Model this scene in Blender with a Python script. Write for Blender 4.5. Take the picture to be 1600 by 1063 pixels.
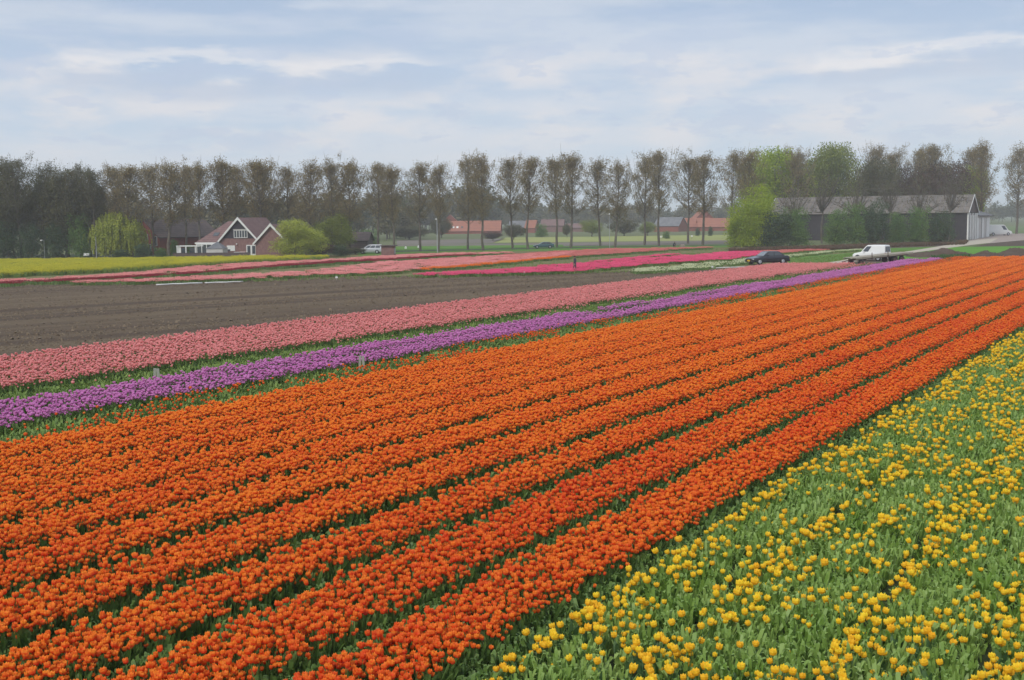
import bpy, math, random
import numpy as np
from mathutils import Vector, Matrix
for o in list(bpy.data.objects): bpy.data.objects.remove(o)
S = bpy.context.scene
R = math.radians
# ------------------------------------------------------------------ camera
CAM_H, FPX, PITCH, ROLL = 5.6, 1900.0, R(5.7), R(0.6)
fwd = np.array([0, math.cos(PITCH), -math.sin(PITCH)]); rt0 = np.array([1., 0, 0]); up0 = np.cross(rt0, fwd)
RT = rt0*math.cos(ROLL)-up0*math.sin(ROLL); UP = up0*math.cos(ROLL)+rt0*math.sin(ROLL)
cam = bpy.data.cameras.new('camera'); co = bpy.data.objects.new('camera', cam); S.collection.objects.link(co)
co.matrix_world = Matrix(((RT[0], UP[0], -fwd[0], 0), (RT[1], UP[1], -fwd[1], 0), (RT[2], UP[2], -fwd[2], CAM_H), (0, 0, 0, 1)))
cam.sensor_width = 36; cam.lens = 36*FPX/1600; cam.clip_end = 12000; cam.clip_start = .1
S.camera = co
# ------------------------------------------------------------------ sun, sky
SUN_EL, SUN_AZ = R(42), R(215)       # azimuth clockwise from +Y (the view): behind the left shoulder
sd = bpy.data.lights.new('sun', 'SUN'); so = bpy.data.objects.new('sun', sd); S.collection.objects.link(so)
sd.energy = 1.5; sd.angle = R(14); sd.color = (1, .955, .89)
sv = Vector((math.sin(SUN_AZ)*math.cos(SUN_EL), math.cos(SUN_AZ)*math.cos(SUN_EL), math.sin(SUN_EL)))
so.rotation_euler = sv.to_track_quat('Z', 'Y').to_euler()
S.view_settings.view_transform = 'Standard'; S.view_settings.look = 'None'
S.view_settings.exposure = 0.3; S.view_settings.gamma = 1; S.view_settings.use_curve_mapping = False
S.cycles.use_denoising = True; S.cycles.max_bounces = 5; S.cycles.diffuse_bounces = 3; S.cycles.transparent_max_bounces = 8
S.cycles.volume_bounces = 1

class NT:
    """small node helper"""
    def __init__(s, t): s.t = t
    def n(s, ty, ins=None, **kw):
        nd = s.t.nodes.new(ty)
        for k, v in kw.items(): setattr(nd, k, v)
        for k, v in (ins or {}).items():
            if isinstance(v, bpy.types.NodeSocket): s.t.links.new(v, nd.inputs[k])
            else: nd.inputs[k].default_value = v
        return nd
    def math(s, op, a, b=0.0, c=None, clamp=False):
        i = {0: a, 1: b}
        if c is not None: i[2] = c
        return s.n('ShaderNodeMath', i, operation=op, use_clamp=clamp).outputs[0]
    def mix(s, f, a, b, blend='MIX'):
        nd = s.n('ShaderNodeMix', data_type='RGBA', blend_type=blend)
        for k, v in ((0, f), (6, a), (7, b)):
            if isinstance(v, bpy.types.NodeSocket): s.t.links.new(v, nd.inputs[k])
            else: nd.inputs[k].default_value = v if k == 0 else (*v[:3], 1)
        return nd.outputs[2]
    def ramp(s, f, pts):
        nd = s.n('ShaderNodeValToRGB', {0: f}); cr = nd.color_ramp
        while len(cr.elements) < len(pts): cr.elements.new(.5)
        for e, (p, c) in zip(cr.elements, pts): e.position = p; e.color = (*c[:3], 1) if hasattr(c, '__len__') else (c, c, c, 1)
        return nd.outputs[0]
    def rng(s, v, a, b, c=0.0, d=1.0):
        return s.n('ShaderNodeMapRange', {0: v, 1: a, 2: b, 3: c, 4: d}, interpolation_type='SMOOTHSTEP').outputs[0]

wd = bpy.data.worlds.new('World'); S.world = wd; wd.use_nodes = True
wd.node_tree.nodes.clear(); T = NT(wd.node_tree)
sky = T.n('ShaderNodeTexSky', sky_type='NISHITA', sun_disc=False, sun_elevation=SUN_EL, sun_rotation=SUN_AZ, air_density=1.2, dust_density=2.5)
tc = T.n('ShaderNodeTexCoord').outputs['Generated']
sx = T.n('ShaderNodeSeparateXYZ', {0: tc}); el = sx.outputs[2]
def wnoise(scale, vec, detail, rough=.55, loc=(0, 0, 0)):
    mp = T.n('ShaderNodeMapping', {0: tc, 1: loc, 3: vec}).outputs[0]
    return T.n('ShaderNodeTexNoise', {'Vector': mp, 'Scale': scale, 'Detail': detail, 'Roughness': rough}).outputs['Fac']
big = wnoise(3.0, (1, 1, 7), 5, .55, (3.1, .4, 0)); wisp = wnoise(5.5, (1, 1, 6), 7, .6, (1.3, 5.2, .2)); puff = wnoise(11, (1, 1, 3.0), 6, .55, (8.3, 1, 2))
cl = T.rng(T.math('ADD', T.math('MULTIPLY', big, .55), T.math('MULTIPLY', wisp, .45)), .42, .58)
base = T.ramp(el, [(0, (5.1, 6.1, 6.9)), (.055, (4.9, 5.8, 6.9)), (.12, (4.2, 5.1, 6.5)), (.2, (3.2, 4.15, 5.75)), (.33, (3.9, 4.8, 6.2)), (1, (7.4, 8.0, 8.8))])  # unseen zenith end of both ramps raised to brighten the scene below
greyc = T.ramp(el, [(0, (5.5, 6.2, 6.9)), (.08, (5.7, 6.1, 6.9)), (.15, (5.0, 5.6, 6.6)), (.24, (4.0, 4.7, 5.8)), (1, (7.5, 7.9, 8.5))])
white = (6.7, 6.55, 6.8)
warmband = T.math('MULTIPLY', T.rng(el, .03, .075), T.rng(el, .15, .118))
c1 = T.mix(cl, base, greyc)
c2 = T.mix(T.math('MULTIPLY', T.math('MULTIPLY', T.rng(puff, .44, .66), .75), warmband), c1, white)
# ragged lit rim of the cloud deck at about seven degrees up
rimh = T.math('ADD', el, T.math('MULTIPLY', T.math('SUBTRACT', T.math('ADD', T.math('MULTIPLY', wisp, .6), T.math('MULTIPLY', puff, .4)), .5), .075))
rim = T.math('MULTIPLY', T.rng(rimh, .118, .1225), T.rng(rimh, .131, .123))
brkn = T.math('MULTIPLY', T.math('SUBTRACT', wnoise(9, (1, 1, 1), 4, .6, (1.75, 3.3, 1)), .5), .35)
ax = T.math('ADD', sx.outputs[0], T.math('MULTIPLY', brkn, .2))
brk = T.math('ADD', T.math('MAXIMUM', T.math('MULTIPLY', T.rng(ax, -.37, -.33), T.rng(ax, .02, -.16)), T.math('MULTIPLY', T.rng(ax, .22, .26), T.rng(ax, .46, .38))), brkn)
c3 = T.mix(T.math('MULTIPLY', T.math('MULTIPLY', rim, T.rng(brk, .05, .7)), .55), c2, (7.5, 7.25, 7.3))
under = T.math('MULTIPLY', T.rng(rimh, .095, .108), T.rng(rimh, .120, .113))
c4 = T.mix(T.math('MULTIPLY', T.math('MULTIPLY', under, T.rng(brk, .1, .8)), .6), c3, (4.2, 4.9, 6.2))
upper = T.math('MULTIPLY', T.rng(wisp, .5, .68), T.rng(el, .12, .17))
c5 = T.mix(T.math('MULTIPLY', upper, .6), c4, (5.4, 5.9, 6.8))
pf2 = wnoise(17, (1, 1, 3.4), 5, .6, (2.2, 7.7, 4))
c5 = T.mix(T.math('MULTIPLY', T.math('MULTIPLY', T.rng(pf2, .54, .60), T.rng(el, .04, .07)), T.math('MULTIPLY', T.rng(el, .2, .13), .45)), c5, (4.4, 5.1, 6.5))
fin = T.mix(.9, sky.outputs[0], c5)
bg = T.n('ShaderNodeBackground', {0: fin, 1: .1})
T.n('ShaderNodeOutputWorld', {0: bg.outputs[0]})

# ------------------------------------------------------------------ projection helpers (real places on flat ground)
def P(x, y, z=0.0):
    d = fwd*FPX + RT*(x-800) + UP*(531.5-y)
    t = (z-CAM_H)/d[2]
    return np.array([d[0]*t, d[1]*t])
def proj(X, Y, Z):
    v = np.array([X, Y, Z-CAM_H]); dz = v@fwd
    return 800+FPX*(v@RT)/dz, 531.5-FPX*(v@UP)/dz
def zat(X, Y, ypx):
    lo, hi = -5., 60.
    for _ in range(40):
        m = (lo+hi)/2
        if proj(X, Y, m)[1] > ypx: lo = m
        else: hi = m
    return lo
def XY(x, Y):        # point of ground seen in photo column x at distance Y
    lo, hi = -3*Y, 3*Y
    for _ in range(50):
        m = (lo+hi)/2
        if proj(m, Y, 2)[0] < x: lo = m
        else: hi = m
    return np.array([lo, Y])

# ------------------------------------------------------------------ materials
def mat(name, col, rough=.8, metal=0, spec=.3, noise=None, nscale=3, bump=0, bscale=20, tint=None, trans=0, inst=False, rows=0):
    m = bpy.data.materials.new(name); m.use_nodes = True; t = NT(m.node_tree); m.node_tree.nodes.clear()
    c = (*col, 1)
    cs = None
    if noise is not None:
        v = t.n('ShaderNodeTexCoord').outputs['Object']
        nz = t.n('ShaderNodeTexNoise', {'Vector': v, 'Scale': nscale, 'Detail': 4, 'Roughness': .6}).outputs['Fac']
        cs = t.mix(t.rng(nz, .3, .7), col, noise)
    if rows:
        z = t.n('ShaderNodeSeparateXYZ', {0: t.n('ShaderNodeTexCoord').outputs['Object']}).outputs[2]
        fr = t.math('FRACT', t.math('MULTIPLY', z, rows)); cs = t.mix(t.math('MULTIPLY', t.rng(fr, .35, .0), .55), cs if cs is not None else col, tuple(k*.35 for k in col))
    if tint is not None:
        a = t.n('ShaderNodeAttribute', attribute_name='tint', attribute_type='INSTANCER' if inst else 'GEOMETRY').outputs['Fac']
        cs = t.mix(a, cs if cs is not None else col, tint)
    b = t.n('ShaderNodeBsdfPrincipled', {'Base Color': cs if cs is not None else c, 'Roughness': rough, 'Metallic': metal, 'Specular IOR Level': spec})
    if bump:
        v = t.n('ShaderNodeTexCoord').outputs['Object']
        nz = t.n('ShaderNodeTexNoise', {'Vector': v, 'Scale': bscale, 'Detail': 5}).outputs['Fac']
        bn = t.n('ShaderNodeBump', {'Height': nz, 'Strength': .6, 'Distance': bump}); t.t.links.new(bn.outputs[0], b.inputs['Normal'])
    out = b.outputs[0]
    if trans:
        tr = t.n('ShaderNodeBsdfTranslucent', {'Color': cs if cs is not None else c})
        mx = t.n('ShaderNodeMixShader', {0: trans}); t.t.links.new(b.outputs[0], mx.inputs[1]); t.t.links.new(tr.outputs[0], mx.inputs[2]); out = mx.outputs[0]
    t.n('ShaderNodeOutputMaterial', {0: out})
    return m
def petal(name, lo, hi, alt, inst=True):
    """petals: lo at the base, hi at the rim, drifting to alt from flower to flower"""
    m = bpy.data.materials.new(name); m.use_nodes = True; t = NT(m.node_tree); m.node_tree.nodes.clear()
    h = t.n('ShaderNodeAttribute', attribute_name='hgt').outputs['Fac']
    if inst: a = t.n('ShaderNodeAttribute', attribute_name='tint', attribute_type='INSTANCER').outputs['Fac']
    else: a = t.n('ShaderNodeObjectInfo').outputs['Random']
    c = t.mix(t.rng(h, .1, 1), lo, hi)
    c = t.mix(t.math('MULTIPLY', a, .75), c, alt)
    b = t.n('ShaderNodeBsdfPrincipled', {'Base Color': c, 'Roughness': .6, 'Specular IOR Level': .25})
    tr = t.n('ShaderNodeBsdfTranslucent', {'Color': c})
    mx = t.n('ShaderNodeMixShader', {0: .38}); t.t.links.new(b.outputs[0], mx.inputs[1]); t.t.links.new(tr.outputs[0], mx.inputs[2])
    t.n('ShaderNodeOutputMaterial', {0: mx.outputs[0]})
    return m
M = {}
M['leaf'] = mat('tulip_leaf', (.08, .155, .028), .5, tint=(.17, .27, .065), inst=True, trans=.2, spec=.4)
M['leaf1'] = mat('tulip_leaf_single', (.085, .165, .055), .5, trans=.2, spec=.4)
M['grassleaf'] = mat('grass_green_leaf', (.13, .22, .04), .6, tint=(.24, .33, .08), inst=True, trans=.2)
M['bleaf'] = mat('bluegreen_leaf', (.155, .28, .035), .5, tint=(.31, .44, .11), inst=True, trans=.25, spec=.5)
M['orange'] = petal('orange_petal', (.90, .08, .010), (1.0, .39, .035), (.80, .045, .014))
M['orange2'] = petal('bright_orange_petal', (.88, .085, .008), (1.0, .36, .02), (.94, .16, .012))
M['orange1'] = petal('orange_petal_single', (.86, .065, .010), (1.0, .36, .03), (.74, .040, .014), False)
M['yellow'] = petal('yellow_petal', (.92, .55, .015), (1.0, .80, .045), (.95, .50, .02))
M['yellow1'] = petal('yellow_petal_single', (.92, .55, .015), (1.0, .80, .045), (.95, .50, .02), False)
M['purple'] = petal('purple_petal', (.60, .14, .42), (.86, .42, .76), (.68, .20, .54))
M['pink'] = petal('pink_petal', (.84, .21, .21), (1.0, .54, .51), (.86, .30, .29))
M['magenta'] = petal('magenta_petal', (.85, .07, .20), (.98, .17, .34), (.85, .10, .24))
M['white'] = petal('cream_petal', (.55, .58, .32), (.82, .84, .60), (.62, .68, .38))
M['deepred'] = petal('deep_red_petal', (.22, .008, .02), (.42, .03, .05), (.30, .02, .03))
M['salmon'] = petal('salmon_petal', (.66, .14, .13), (.84, .33, .29), (.72, .2, .18))
M['rape'] = petal('rape_bloom', (.55, .50, .03), (.78, .70, .03), (.48, .50, .06))
M['bark'] = mat('bark', (.10, .085, .065), .9, noise=(.17, .15, .12), nscale=2)
M['poplar_leaf'] = mat('young_poplar_leaf', (.17, .14, .078), .7, tint=(.32, .25, .105), trans=.25)
M['olive_leaf'] = mat('olive_leaf', (.075, .08, .036), .7, tint=(.145, .135, .06), trans=.25)
M['lime_leaf'] = mat('lime_leaf', (.20, .29, .014), .7, tint=(.42, .50, .03), trans=.35)
M['green_leaf'] = mat('fresh_green_leaf', (.15, .19, .035), .7, tint=(.27, .31, .05), trans=.3)
M['willow_leaf'] = mat('willow_leaf', (.27, .32, .045), .7, tint=(.46, .49, .08), trans=.3)
M['dark_leaf'] = mat('dark_evergreen_leaf', (.03, .06, .026), .6, tint=(.075, .125, .045), trans=.1)
M['shrub_leaf'] = mat('shrub_leaf', (.06, .14, .033), .6, tint=(.17, .27, .06), trans=.2)
M['plum_leaf'] = mat('copper_leaf', (.07, .04, .035), .7, tint=(.12, .08, .05), trans=.2)
M['brown_leaf'] = mat('brown_hedge_leaf', (.13, .085, .05), .8, tint=(.2, .13, .08), trans=.1)
M['far_leaf'] = mat('far_wood_leaf', (.07, .085, .045), .8, tint=(.13, .12, .07), trans=.2)
M['far_leaf_i'] = mat('far_wood_leaf_varied', (.08, .09, .04), .8, tint=(.18, .155, .075), trans=.2, inst=True)
M['brick_red'] = mat('red_brick', (.29, .09, .062), .9, noise=(.22, .075, .055), nscale=3)
M['brick_brown'] = mat('brown_brick', (.185, .10, .09), .9, noise=(.245, .145, .13), nscale=2.5)
M['tile_brown'] = mat('brown_roof_tile', (.16, .095, .09), .8, noise=(.215, .13, .12), nscale=1.5, bump=.02, bscale=9, rows=3.2)
M['tile_dark'] = mat('dark_roof_tile', (.095, .075, .07), .8, noise=(.14, .105, .095), nscale=1, rows=3.0)
M['tile_orange'] = mat('orange_roof_tile', (.36, .14, .085), .8, noise=(.30, .12, .085), nscale=.5, rows=1.6)
M['tile_grey'] = mat('grey_roof_sheet', (.13, .135, .145), .7, noise=(.19, .19, .2), nscale=.6)
M['barn_roof'] = mat('weathered_fibre_cement', (.12, .105, .09), .85, noise=(.19, .165, .14), nscale=.5, bump=.01)
M['barn_dark'] = mat('tarred_boards', (.03, .028, .032), .8, noise=(.045, .04, .042), nscale=1)
M['white_paint'] = mat('white_paint', (.74, .74, .71), .6, noise=(.66, .66, .62), nscale=.7)
M['cream_wall'] = mat('pale_wall_panel', (.56, .54, .51), .8, noise=(.48, .46, .43), nscale=.5)
M['dark_board'] = mat('dark_gable_boards', (.035, .032, .038), .8)
M['window'] = mat('window_glass', (.06, .07, .08), .12, spec=.7)
M['carglass'] = mat('car_glass', (.26, .29, .31), .08, metal=.6, spec=.9)
M['tyre'] = mat('tyre_rubber', (.018, .018, .018), .8)
M['rim'] = mat('wheel_metal', (.55, .56, .58), .35, metal=.6)
M['lampglass'] = mat('headlight_lens', (.75, .77, .8), .15, spec=.8)
M['plate'] = mat('yellow_plate', (.72, .42, .03), .5)
M['redlamp'] = mat('tail_lamp', (.35, .02, .02), .3)
M['paint_dark'] = mat('dark_grey_car_paint', (.05, .05, .058), .14, metal=.5, spec=.6)
M['paint_silver'] = mat('silver_car_paint', (.55, .56, .58), .28, metal=.4, spec=.6)
M['paint_teal'] = mat('teal_car_paint', (.07, .15, .155), .28, metal=.3, spec=.6)
M['paint_white'] = mat('white_van_paint', (.76, .76, .74), .35, spec=.5)
M['trim'] = mat('black_trim', (.02, .02, .022), .6)
M['wood'] = mat('weathered_planks', (.36, .32, .25), .85, noise=(.26, .23, .18), nscale=4)
M['rust'] = mat('rusty_steel', (.12, .06, .04), .8, noise=(.07, .05, .045), nscale=6)
M['metal'] = mat('galvanised_metal', (.42, .43, .44), .5, metal=.3)
M['plastic'] = mat('white_plastic', (.72, .72, .69), .5)
M['skin'] = mat('skin', (.42, .24, .17), .6)
M['jacket'] = mat('dark_jacket', (.035, .045, .06), .85)
M['trouser'] = mat('grey_trousers', (.07, .075, .08), .85)
M['hair'] = mat('brown_hair', (.05, .03, .02), .8)
M['greyshirt'] = mat('pale_grey_cloth', (.45, .46, .48), .85)

def ground_mat(name, cols, scale, stripe=None, ang=0.0, fine=6.0, bump=.03, sdir=1.0):
    """earth or grass: broad patches, fine grain, optional parallel working lines"""
    m = bpy.data.materials.new(name); m.use_nodes = True; t = NT(m.node_tree); m.node_tree.nodes.clear()
    v = t.n('ShaderNodeTexCoord').outputs['Object']
    a = t.n('ShaderNodeTexNoise', {'Vector': v, 'Scale': scale, 'Detail': 5, 'Roughness': .6}).outputs['Fac']
    f = t.n('ShaderNodeTexNoise', {'Vector': v, 'Scale': fine, 'Detail': 6, 'Roughness': .7}).outputs['Fac']
    c = t.mix(t.rng(a, .32, .68), cols[0], cols[1])
    c = t.mix(t.math('MULTIPLY', t.rng(f, .35, .75), .55), c, cols[2])
    h = f
    if stripe:
        du = t.n('ShaderNodeVectorMath', {0: v, 1: (math.sin(ang), math.cos(ang), 0)}, operation='DOT_PRODUCT').outputs['Value']
        dw = t.n('ShaderNodeVectorMath', {0: v, 1: (math.cos(ang), -math.sin(ang), 0)}, operation='DOT_PRODUCT').outputs['Value']
        mp = t.n('ShaderNodeCombineXYZ', {0: dw, 1: t.math('MULTIPLY', du, .012)}).outputs[0]
        s1 = t.n('ShaderNodeTexNoise', {'Vector': mp, 'Scale': stripe[0], 'Detail': 4, 'Roughness': .6}).outputs['Fac']
        s2 = t.n('ShaderNodeTexNoise', {'Vector': mp, 'Scale': stripe[0]*7, 'Detail': 3}).outputs['Fac']
        c = t.mix(t.math('MULTIPLY', t.rng(s1, .42, .62), stripe[1]), c, stripe[2])
        c = t.mix(t.math('MULTIPLY', t.rng(s2, .5, .66), stripe[1]*.6), c, stripe[3])
        h = t.math('ADD', f, t.math('MULTIPLY', s2, 1.5))
    b = t.n('ShaderNodeBsdfPrincipled', {'Base Color': c, 'Roughness': .95, 'Specular IOR Level': .1})
    bn = t.n('ShaderNodeBump', {'Height': h, 'Strength': .8, 'Distance': bump}); t.t.links.new(bn.outputs[0], b.inputs['Normal'])
    t.n('ShaderNodeOutputMaterial', {0: b.outputs[0]})
    return m
TH = R(29.9)                      # direction of the flower rows, clockwise from the view
AL = np.array([math.sin(TH), math.cos(TH)]); NO = np.array([math.cos(TH), -math.sin(TH)])
M['earth'] = ground_mat('ploughed_earth', [(.155, .115, .072), (.118, .088, .057), (.20, .15, .098)], .05, (.28, .8, (.075, .052, .038), (.08, .058, .042)), R(48), 3.2, .12)
M['bedsoil'] = ground_mat('bed_soil', [(.045, .060, .022), (.035, .045, .02), (.06, .085, .03)], .4, fine=9)
M['dirt'] = ground_mat('dark_dirt', [(.085, .062, .048), (.11, .082, .06), (.06, .045, .036)], .3, fine=4, bump=.06)
M['grass'] = ground_mat('grass', [(.095, .20, .03), (.12, .23, .04), (.07, .15, .03)], .1, fine=5)
M['lawn'] = ground_mat('bright_young_crop', [(.10, .26, .03), (.13, .30, .04), (.07, .19, .03)], .15, fine=6)
M['olive'] = ground_mat('olive_stubble', [(.15, .165, .062), (.19, .17, .075), (.12, .13, .05)], .2, (.6, .5, (.17, .13, .06), (.11, .13, .045)), TH+.15, 5)
M['verge'] = ground_mat('rough_grass', [(.12, .15, .06), (.15, .15, .08), (.09, .12, .05)], .08, fine=4)
M['path'] = ground_mat('concrete_track', [(.44, .39, .31), (.50, .45, .37), (.36, .32, .26)], .3, fine=3, bump=.01)
M['yard'] = ground_mat('paved_yard', [(.33, .27, .24), (.38, .32, .28), (.27, .23, .21)], .2, fine=3, bump=.01)
M['road'] = ground_mat('asphalt', [(.06, .06, .06), (.075, .073, .07), (.05, .05, .05)], .2, fine=5, bump=.01)
M['farbrown'] = ground_mat('far_field_earth', [(.17, .15, .125), (.20, .175, .15), (.14, .125, .10)], .03, fine=1)
M['faryellow'] = ground_mat('far_pale_crop', [(.28, .31, .10), (.33, .33, .12), (.20, .25, .09)], .03, fine=1)
M['fargreen'] = ground_mat('far_green_field', [(.11, .17, .06), (.15, .19, .08), (.09, .13, .05)], .02, fine=1)

# ------------------------------------------------------------------ mesh builder
class MB:
    def __init__(s): s.v = []; s.f = []; s.m = []; s.mats = []
    def mi(s, m):
        if m not in s.mats: s.mats.append(m)
        return s.mats.index(m)
    def add(s, vs, fs, m):
        k = len(s.v); s.v += [tuple(float(c) for c in p) for p in vs]; i = s.mi(m)
        for f in fs: s.f.append(tuple(k+j for j in f)); s.m.append(i)
    def box(s, c, d, m, rz=0, taper=1.0, ry=0):
        x, y, z = d[0]/2, d[1]/2, d[2]/2; vs = []
        for sz in (-1, 1):
            q = 1 if sz < 0 else taper
            for a, b in ((-1, -1), (1, -1), (1, 1), (-1, 1)): vs.append(Vector((a*x*q, b*y*q, sz*z)))
        rot = Matrix.Rotation(rz, 3, 'Z') @ Matrix.Rotation(ry, 3, 'Y')
        s.add([rot@v+Vector(c) for v in vs], [(0, 3, 2, 1), (4, 5, 6, 7), (0, 1, 5, 4), (1, 2, 6, 5), (2, 3, 7, 6), (3, 0, 4, 7)], m)
    def tube(s, pts, rad, m, n=6, cap=True):
        pts = [Vector(p) for p in pts]; k0 = len(s.v); vs = []
        if not hasattr(rad, '__len__'): rad = [rad]*len(pts)
        for i, p in enumerate(pts):
            d = (pts[min(i+1, len(pts)-1)]-pts[max(i-1, 0)]).normalized()
            u = d.cross(Vector((0, 0, 1))) if abs(d.z) < .95 else d.cross(Vector((1, 0, 0)))
            u.normalize(); w = d.cross(u)
            for j in range(n):
                a = 2*math.pi*j/n; vs.append(p+(u*math.cos(a)+w*math.sin(a))*rad[i])
        fs = []
        for i in range(len(pts)-1):
            for j in range(n): fs.append((i*n+j, i*n+(j+1) % n, (i+1)*n+(j+1) % n, (i+1)*n+j))
        if cap and n > 3: fs.append(tuple(range(n-1, -1, -1))); fs.append(tuple((len(pts)-1)*n+j for j in range(n)))
        s.add(vs, fs, m)
    def slab(s, q, th, m, flip=False):
        """a quad (or polygon) given thickness along its own normal"""
        q = [Vector(p) for p in q]; nr = (q[1]-q[0]).cross(q[2]-q[0]).normalized()*th
        n = len(q); vs = q+[p+nr for p in q]
        fs = [tuple(range(n-1, -1, -1)), tuple(range(n, 2*n))]+[(i, (i+1) % n, n+(i+1) % n, n+i) for i in range(n)]
        s.add(vs, fs, m)
    def mesh(s, name):
        me = bpy.data.meshes.new(name); me.from_pydata(s.v, [], s.f)
        for m in s.mats: me.materials.append(M[m])
        me.polygons.foreach_set('material_index', s.m); me.update()
        return me
    def build(s, name, parent=None, smooth=False):
        me = s.mesh(name)
        if smooth: me.polygons.foreach_set('use_smooth', [True]*len(me.polygons))
        return link(name, me, parent)
def link(name, data, parent=None):
    o = bpy.data.objects.new(name, data); S.collection.objects.link(o)
    if parent is not None: o.parent = parent
    return o
def tag(o, label=None, cat=None, group=None, kind=None):
    for k, v in (('label', label), ('category', cat), ('group', group), ('kind', kind)):
        if v: o[k] = v
    return o
def empty(name, loc=(0, 0, 0), rz=0):
    o = link(name, None); o.location = loc; o.rotation_euler.z = rz; o.empty_display_size = .3; return o
def copy_tree(o, parent=None):
    c = o.copy(); S.collection.objects.link(c)
    if parent is not None: c.parent = parent
    for ch in o.children: copy_tree(ch, c)
    return c
def quadmesh(name, V, mats, midx=None, tint=None, hgt=None):
    """V: (n,4,3) loose quads as one mesh"""
    n = len(V); me = bpy.data.meshes.new(name)
    me.vertices.add(4*n); me.vertices.foreach_set('co', np.asarray(V, np.float32).ravel())
    me.loops.add(4*n); me.loops.foreach_set('vertex_index', np.arange(4*n, dtype=np.int32))
    me.polygons.add(n); me.polygons.foreach_set('loop_start', np.arange(n, dtype=np.int32)*4)
    if midx is not None: me.polygons.foreach_set('material_index', np.asarray(midx, np.int32))
    for m in mats: me.materials.append(M[m])
    if tint is not None:
        a = me.attributes.new('tint', 'FLOAT', 'POINT'); a.data.foreach_set('value', np.repeat(np.asarray(tint, np.float32), 4))
    me.update(calc_edges=True)
    return me

# ------------------------------------------------------------------ sheets of ground
def sheet(name, pts, z, m, n=0):
    me = bpy.data.meshes.new(name); me.from_pydata([(float(p[0]), float(p[1]), z) for p in pts], [], [tuple(range(len(pts)))])
    me.materials.append(M[m]); me.update()
    if me.polygons[0].normal.z < 0: me.flip_normals()
    return tag(link(name, me), kind='structure')
def L(pts, z=0.0): return [P(x, y, z) for x, y in pts]

# ground: one sheet to the horizon
sheet('ground', [(-2600, -200), (2600, -200), (2600, 3200), (-2600, 3200)], 0, 'verge')
# ------------------------------------------------------------------ scatter by geometry nodes: template faces + loose points in one mesh
ng = bpy.data.node_groups.new('scatter', 'GeometryNodeTree')
ng.interface.new_socket('Geometry', in_out='INPUT', socket_type='NodeSocketGeometry')
ng.interface.new_socket('Geometry', in_out='OUTPUT', socket_type='NodeSocketGeometry')
G = NT(ng)
gi = G.n('NodeGroupInput'); go = G.n('NodeGroupOutput')
def named(nm, ty='FLOAT'):
    nd = G.n('GeometryNodeInputNamedAttribute', data_type=ty); nd.inputs[0].default_value = nm; return nd.outputs[0]
sep = G.n('GeometryNodeSeparateGeometry', {'Geometry': gi.outputs[0], 'Selection': named('pt', 'BOOLEAN')})
iop = G.n('GeometryNodeInstanceOnPoints', {'Points': sep.outputs[0], 'Instance': sep.outputs[1], 'Rotation': named('rot', 'FLOAT_VECTOR'), 'Scale': named('scl', 'FLOAT_VECTOR')})
ng.links.new(iop.outputs[0], go.inputs[0])
def scatter(name, tmpl, pts, rot, scl, tint, z=None, parent=None):
    """tmpl = dict(v, f, m, mats, hgt)"""
    pts = np.asarray(pts, np.float32); n = len(pts); k = len(tmpl['v'])
    zz = np.zeros(n) if z is None else np.broadcast_to(z, n)
    V = np.concatenate([np.asarray(tmpl['v'], np.float32), np.column_stack([pts[:, :2], zz]).astype(np.float32)])
    me = bpy.data.meshes.new(name)
    me.from_pydata(tmpl['v'], [], tmpl['f']); me.vertices.add(n); me.vertices.foreach_set('co', V.ravel().astype(np.float32))
    for m in tmpl['mats']: me.materials.append(M[m])
    me.polygons.foreach_set('material_index', tmpl['m']); me.polygons.foreach_set('use_smooth', [tmpl.get('smooth', False)]*len(tmpl['f']))
    a = me.attributes.new('pt', 'BOOLEAN', 'POINT'); a.data.foreach_set('value', np.r_[np.zeros(k, bool), np.ones(n, bool)])
    a = me.attributes.new('rot', 'FLOAT_VECTOR', 'POINT'); a.data.foreach_set('vector', np.concatenate([np.zeros((k, 3)), rot]).ravel().astype(np.float32))
    s3 = np.asarray(scl); s3 = np.repeat(s3[:, None], 3, 1) if s3.ndim == 1 else s3
    a = me.attributes.new('scl', 'FLOAT_VECTOR', 'POINT'); a.data.foreach_set('vector', np.concatenate([np.ones((k, 3)), s3]).ravel().astype(np.float32))
    a = me.attributes.new('tint', 'FLOAT', 'POINT'); a.data.foreach_set('value', np.r_[tmpl.get('tint', np.zeros(k)), tint].astype(np.float32))
    a = me.attributes.new('hgt', 'FLOAT', 'POINT'); a.data.foreach_set('value', np.r_[tmpl.get('hgt', np.zeros(k)), np.zeros(n)].astype(np.float32))
    me.update()
    o = link(name, me, parent); md = o.modifiers.new('scatter', 'NODES'); md.node_group = ng
    return o

rs = np.random.RandomState(7)
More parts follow.
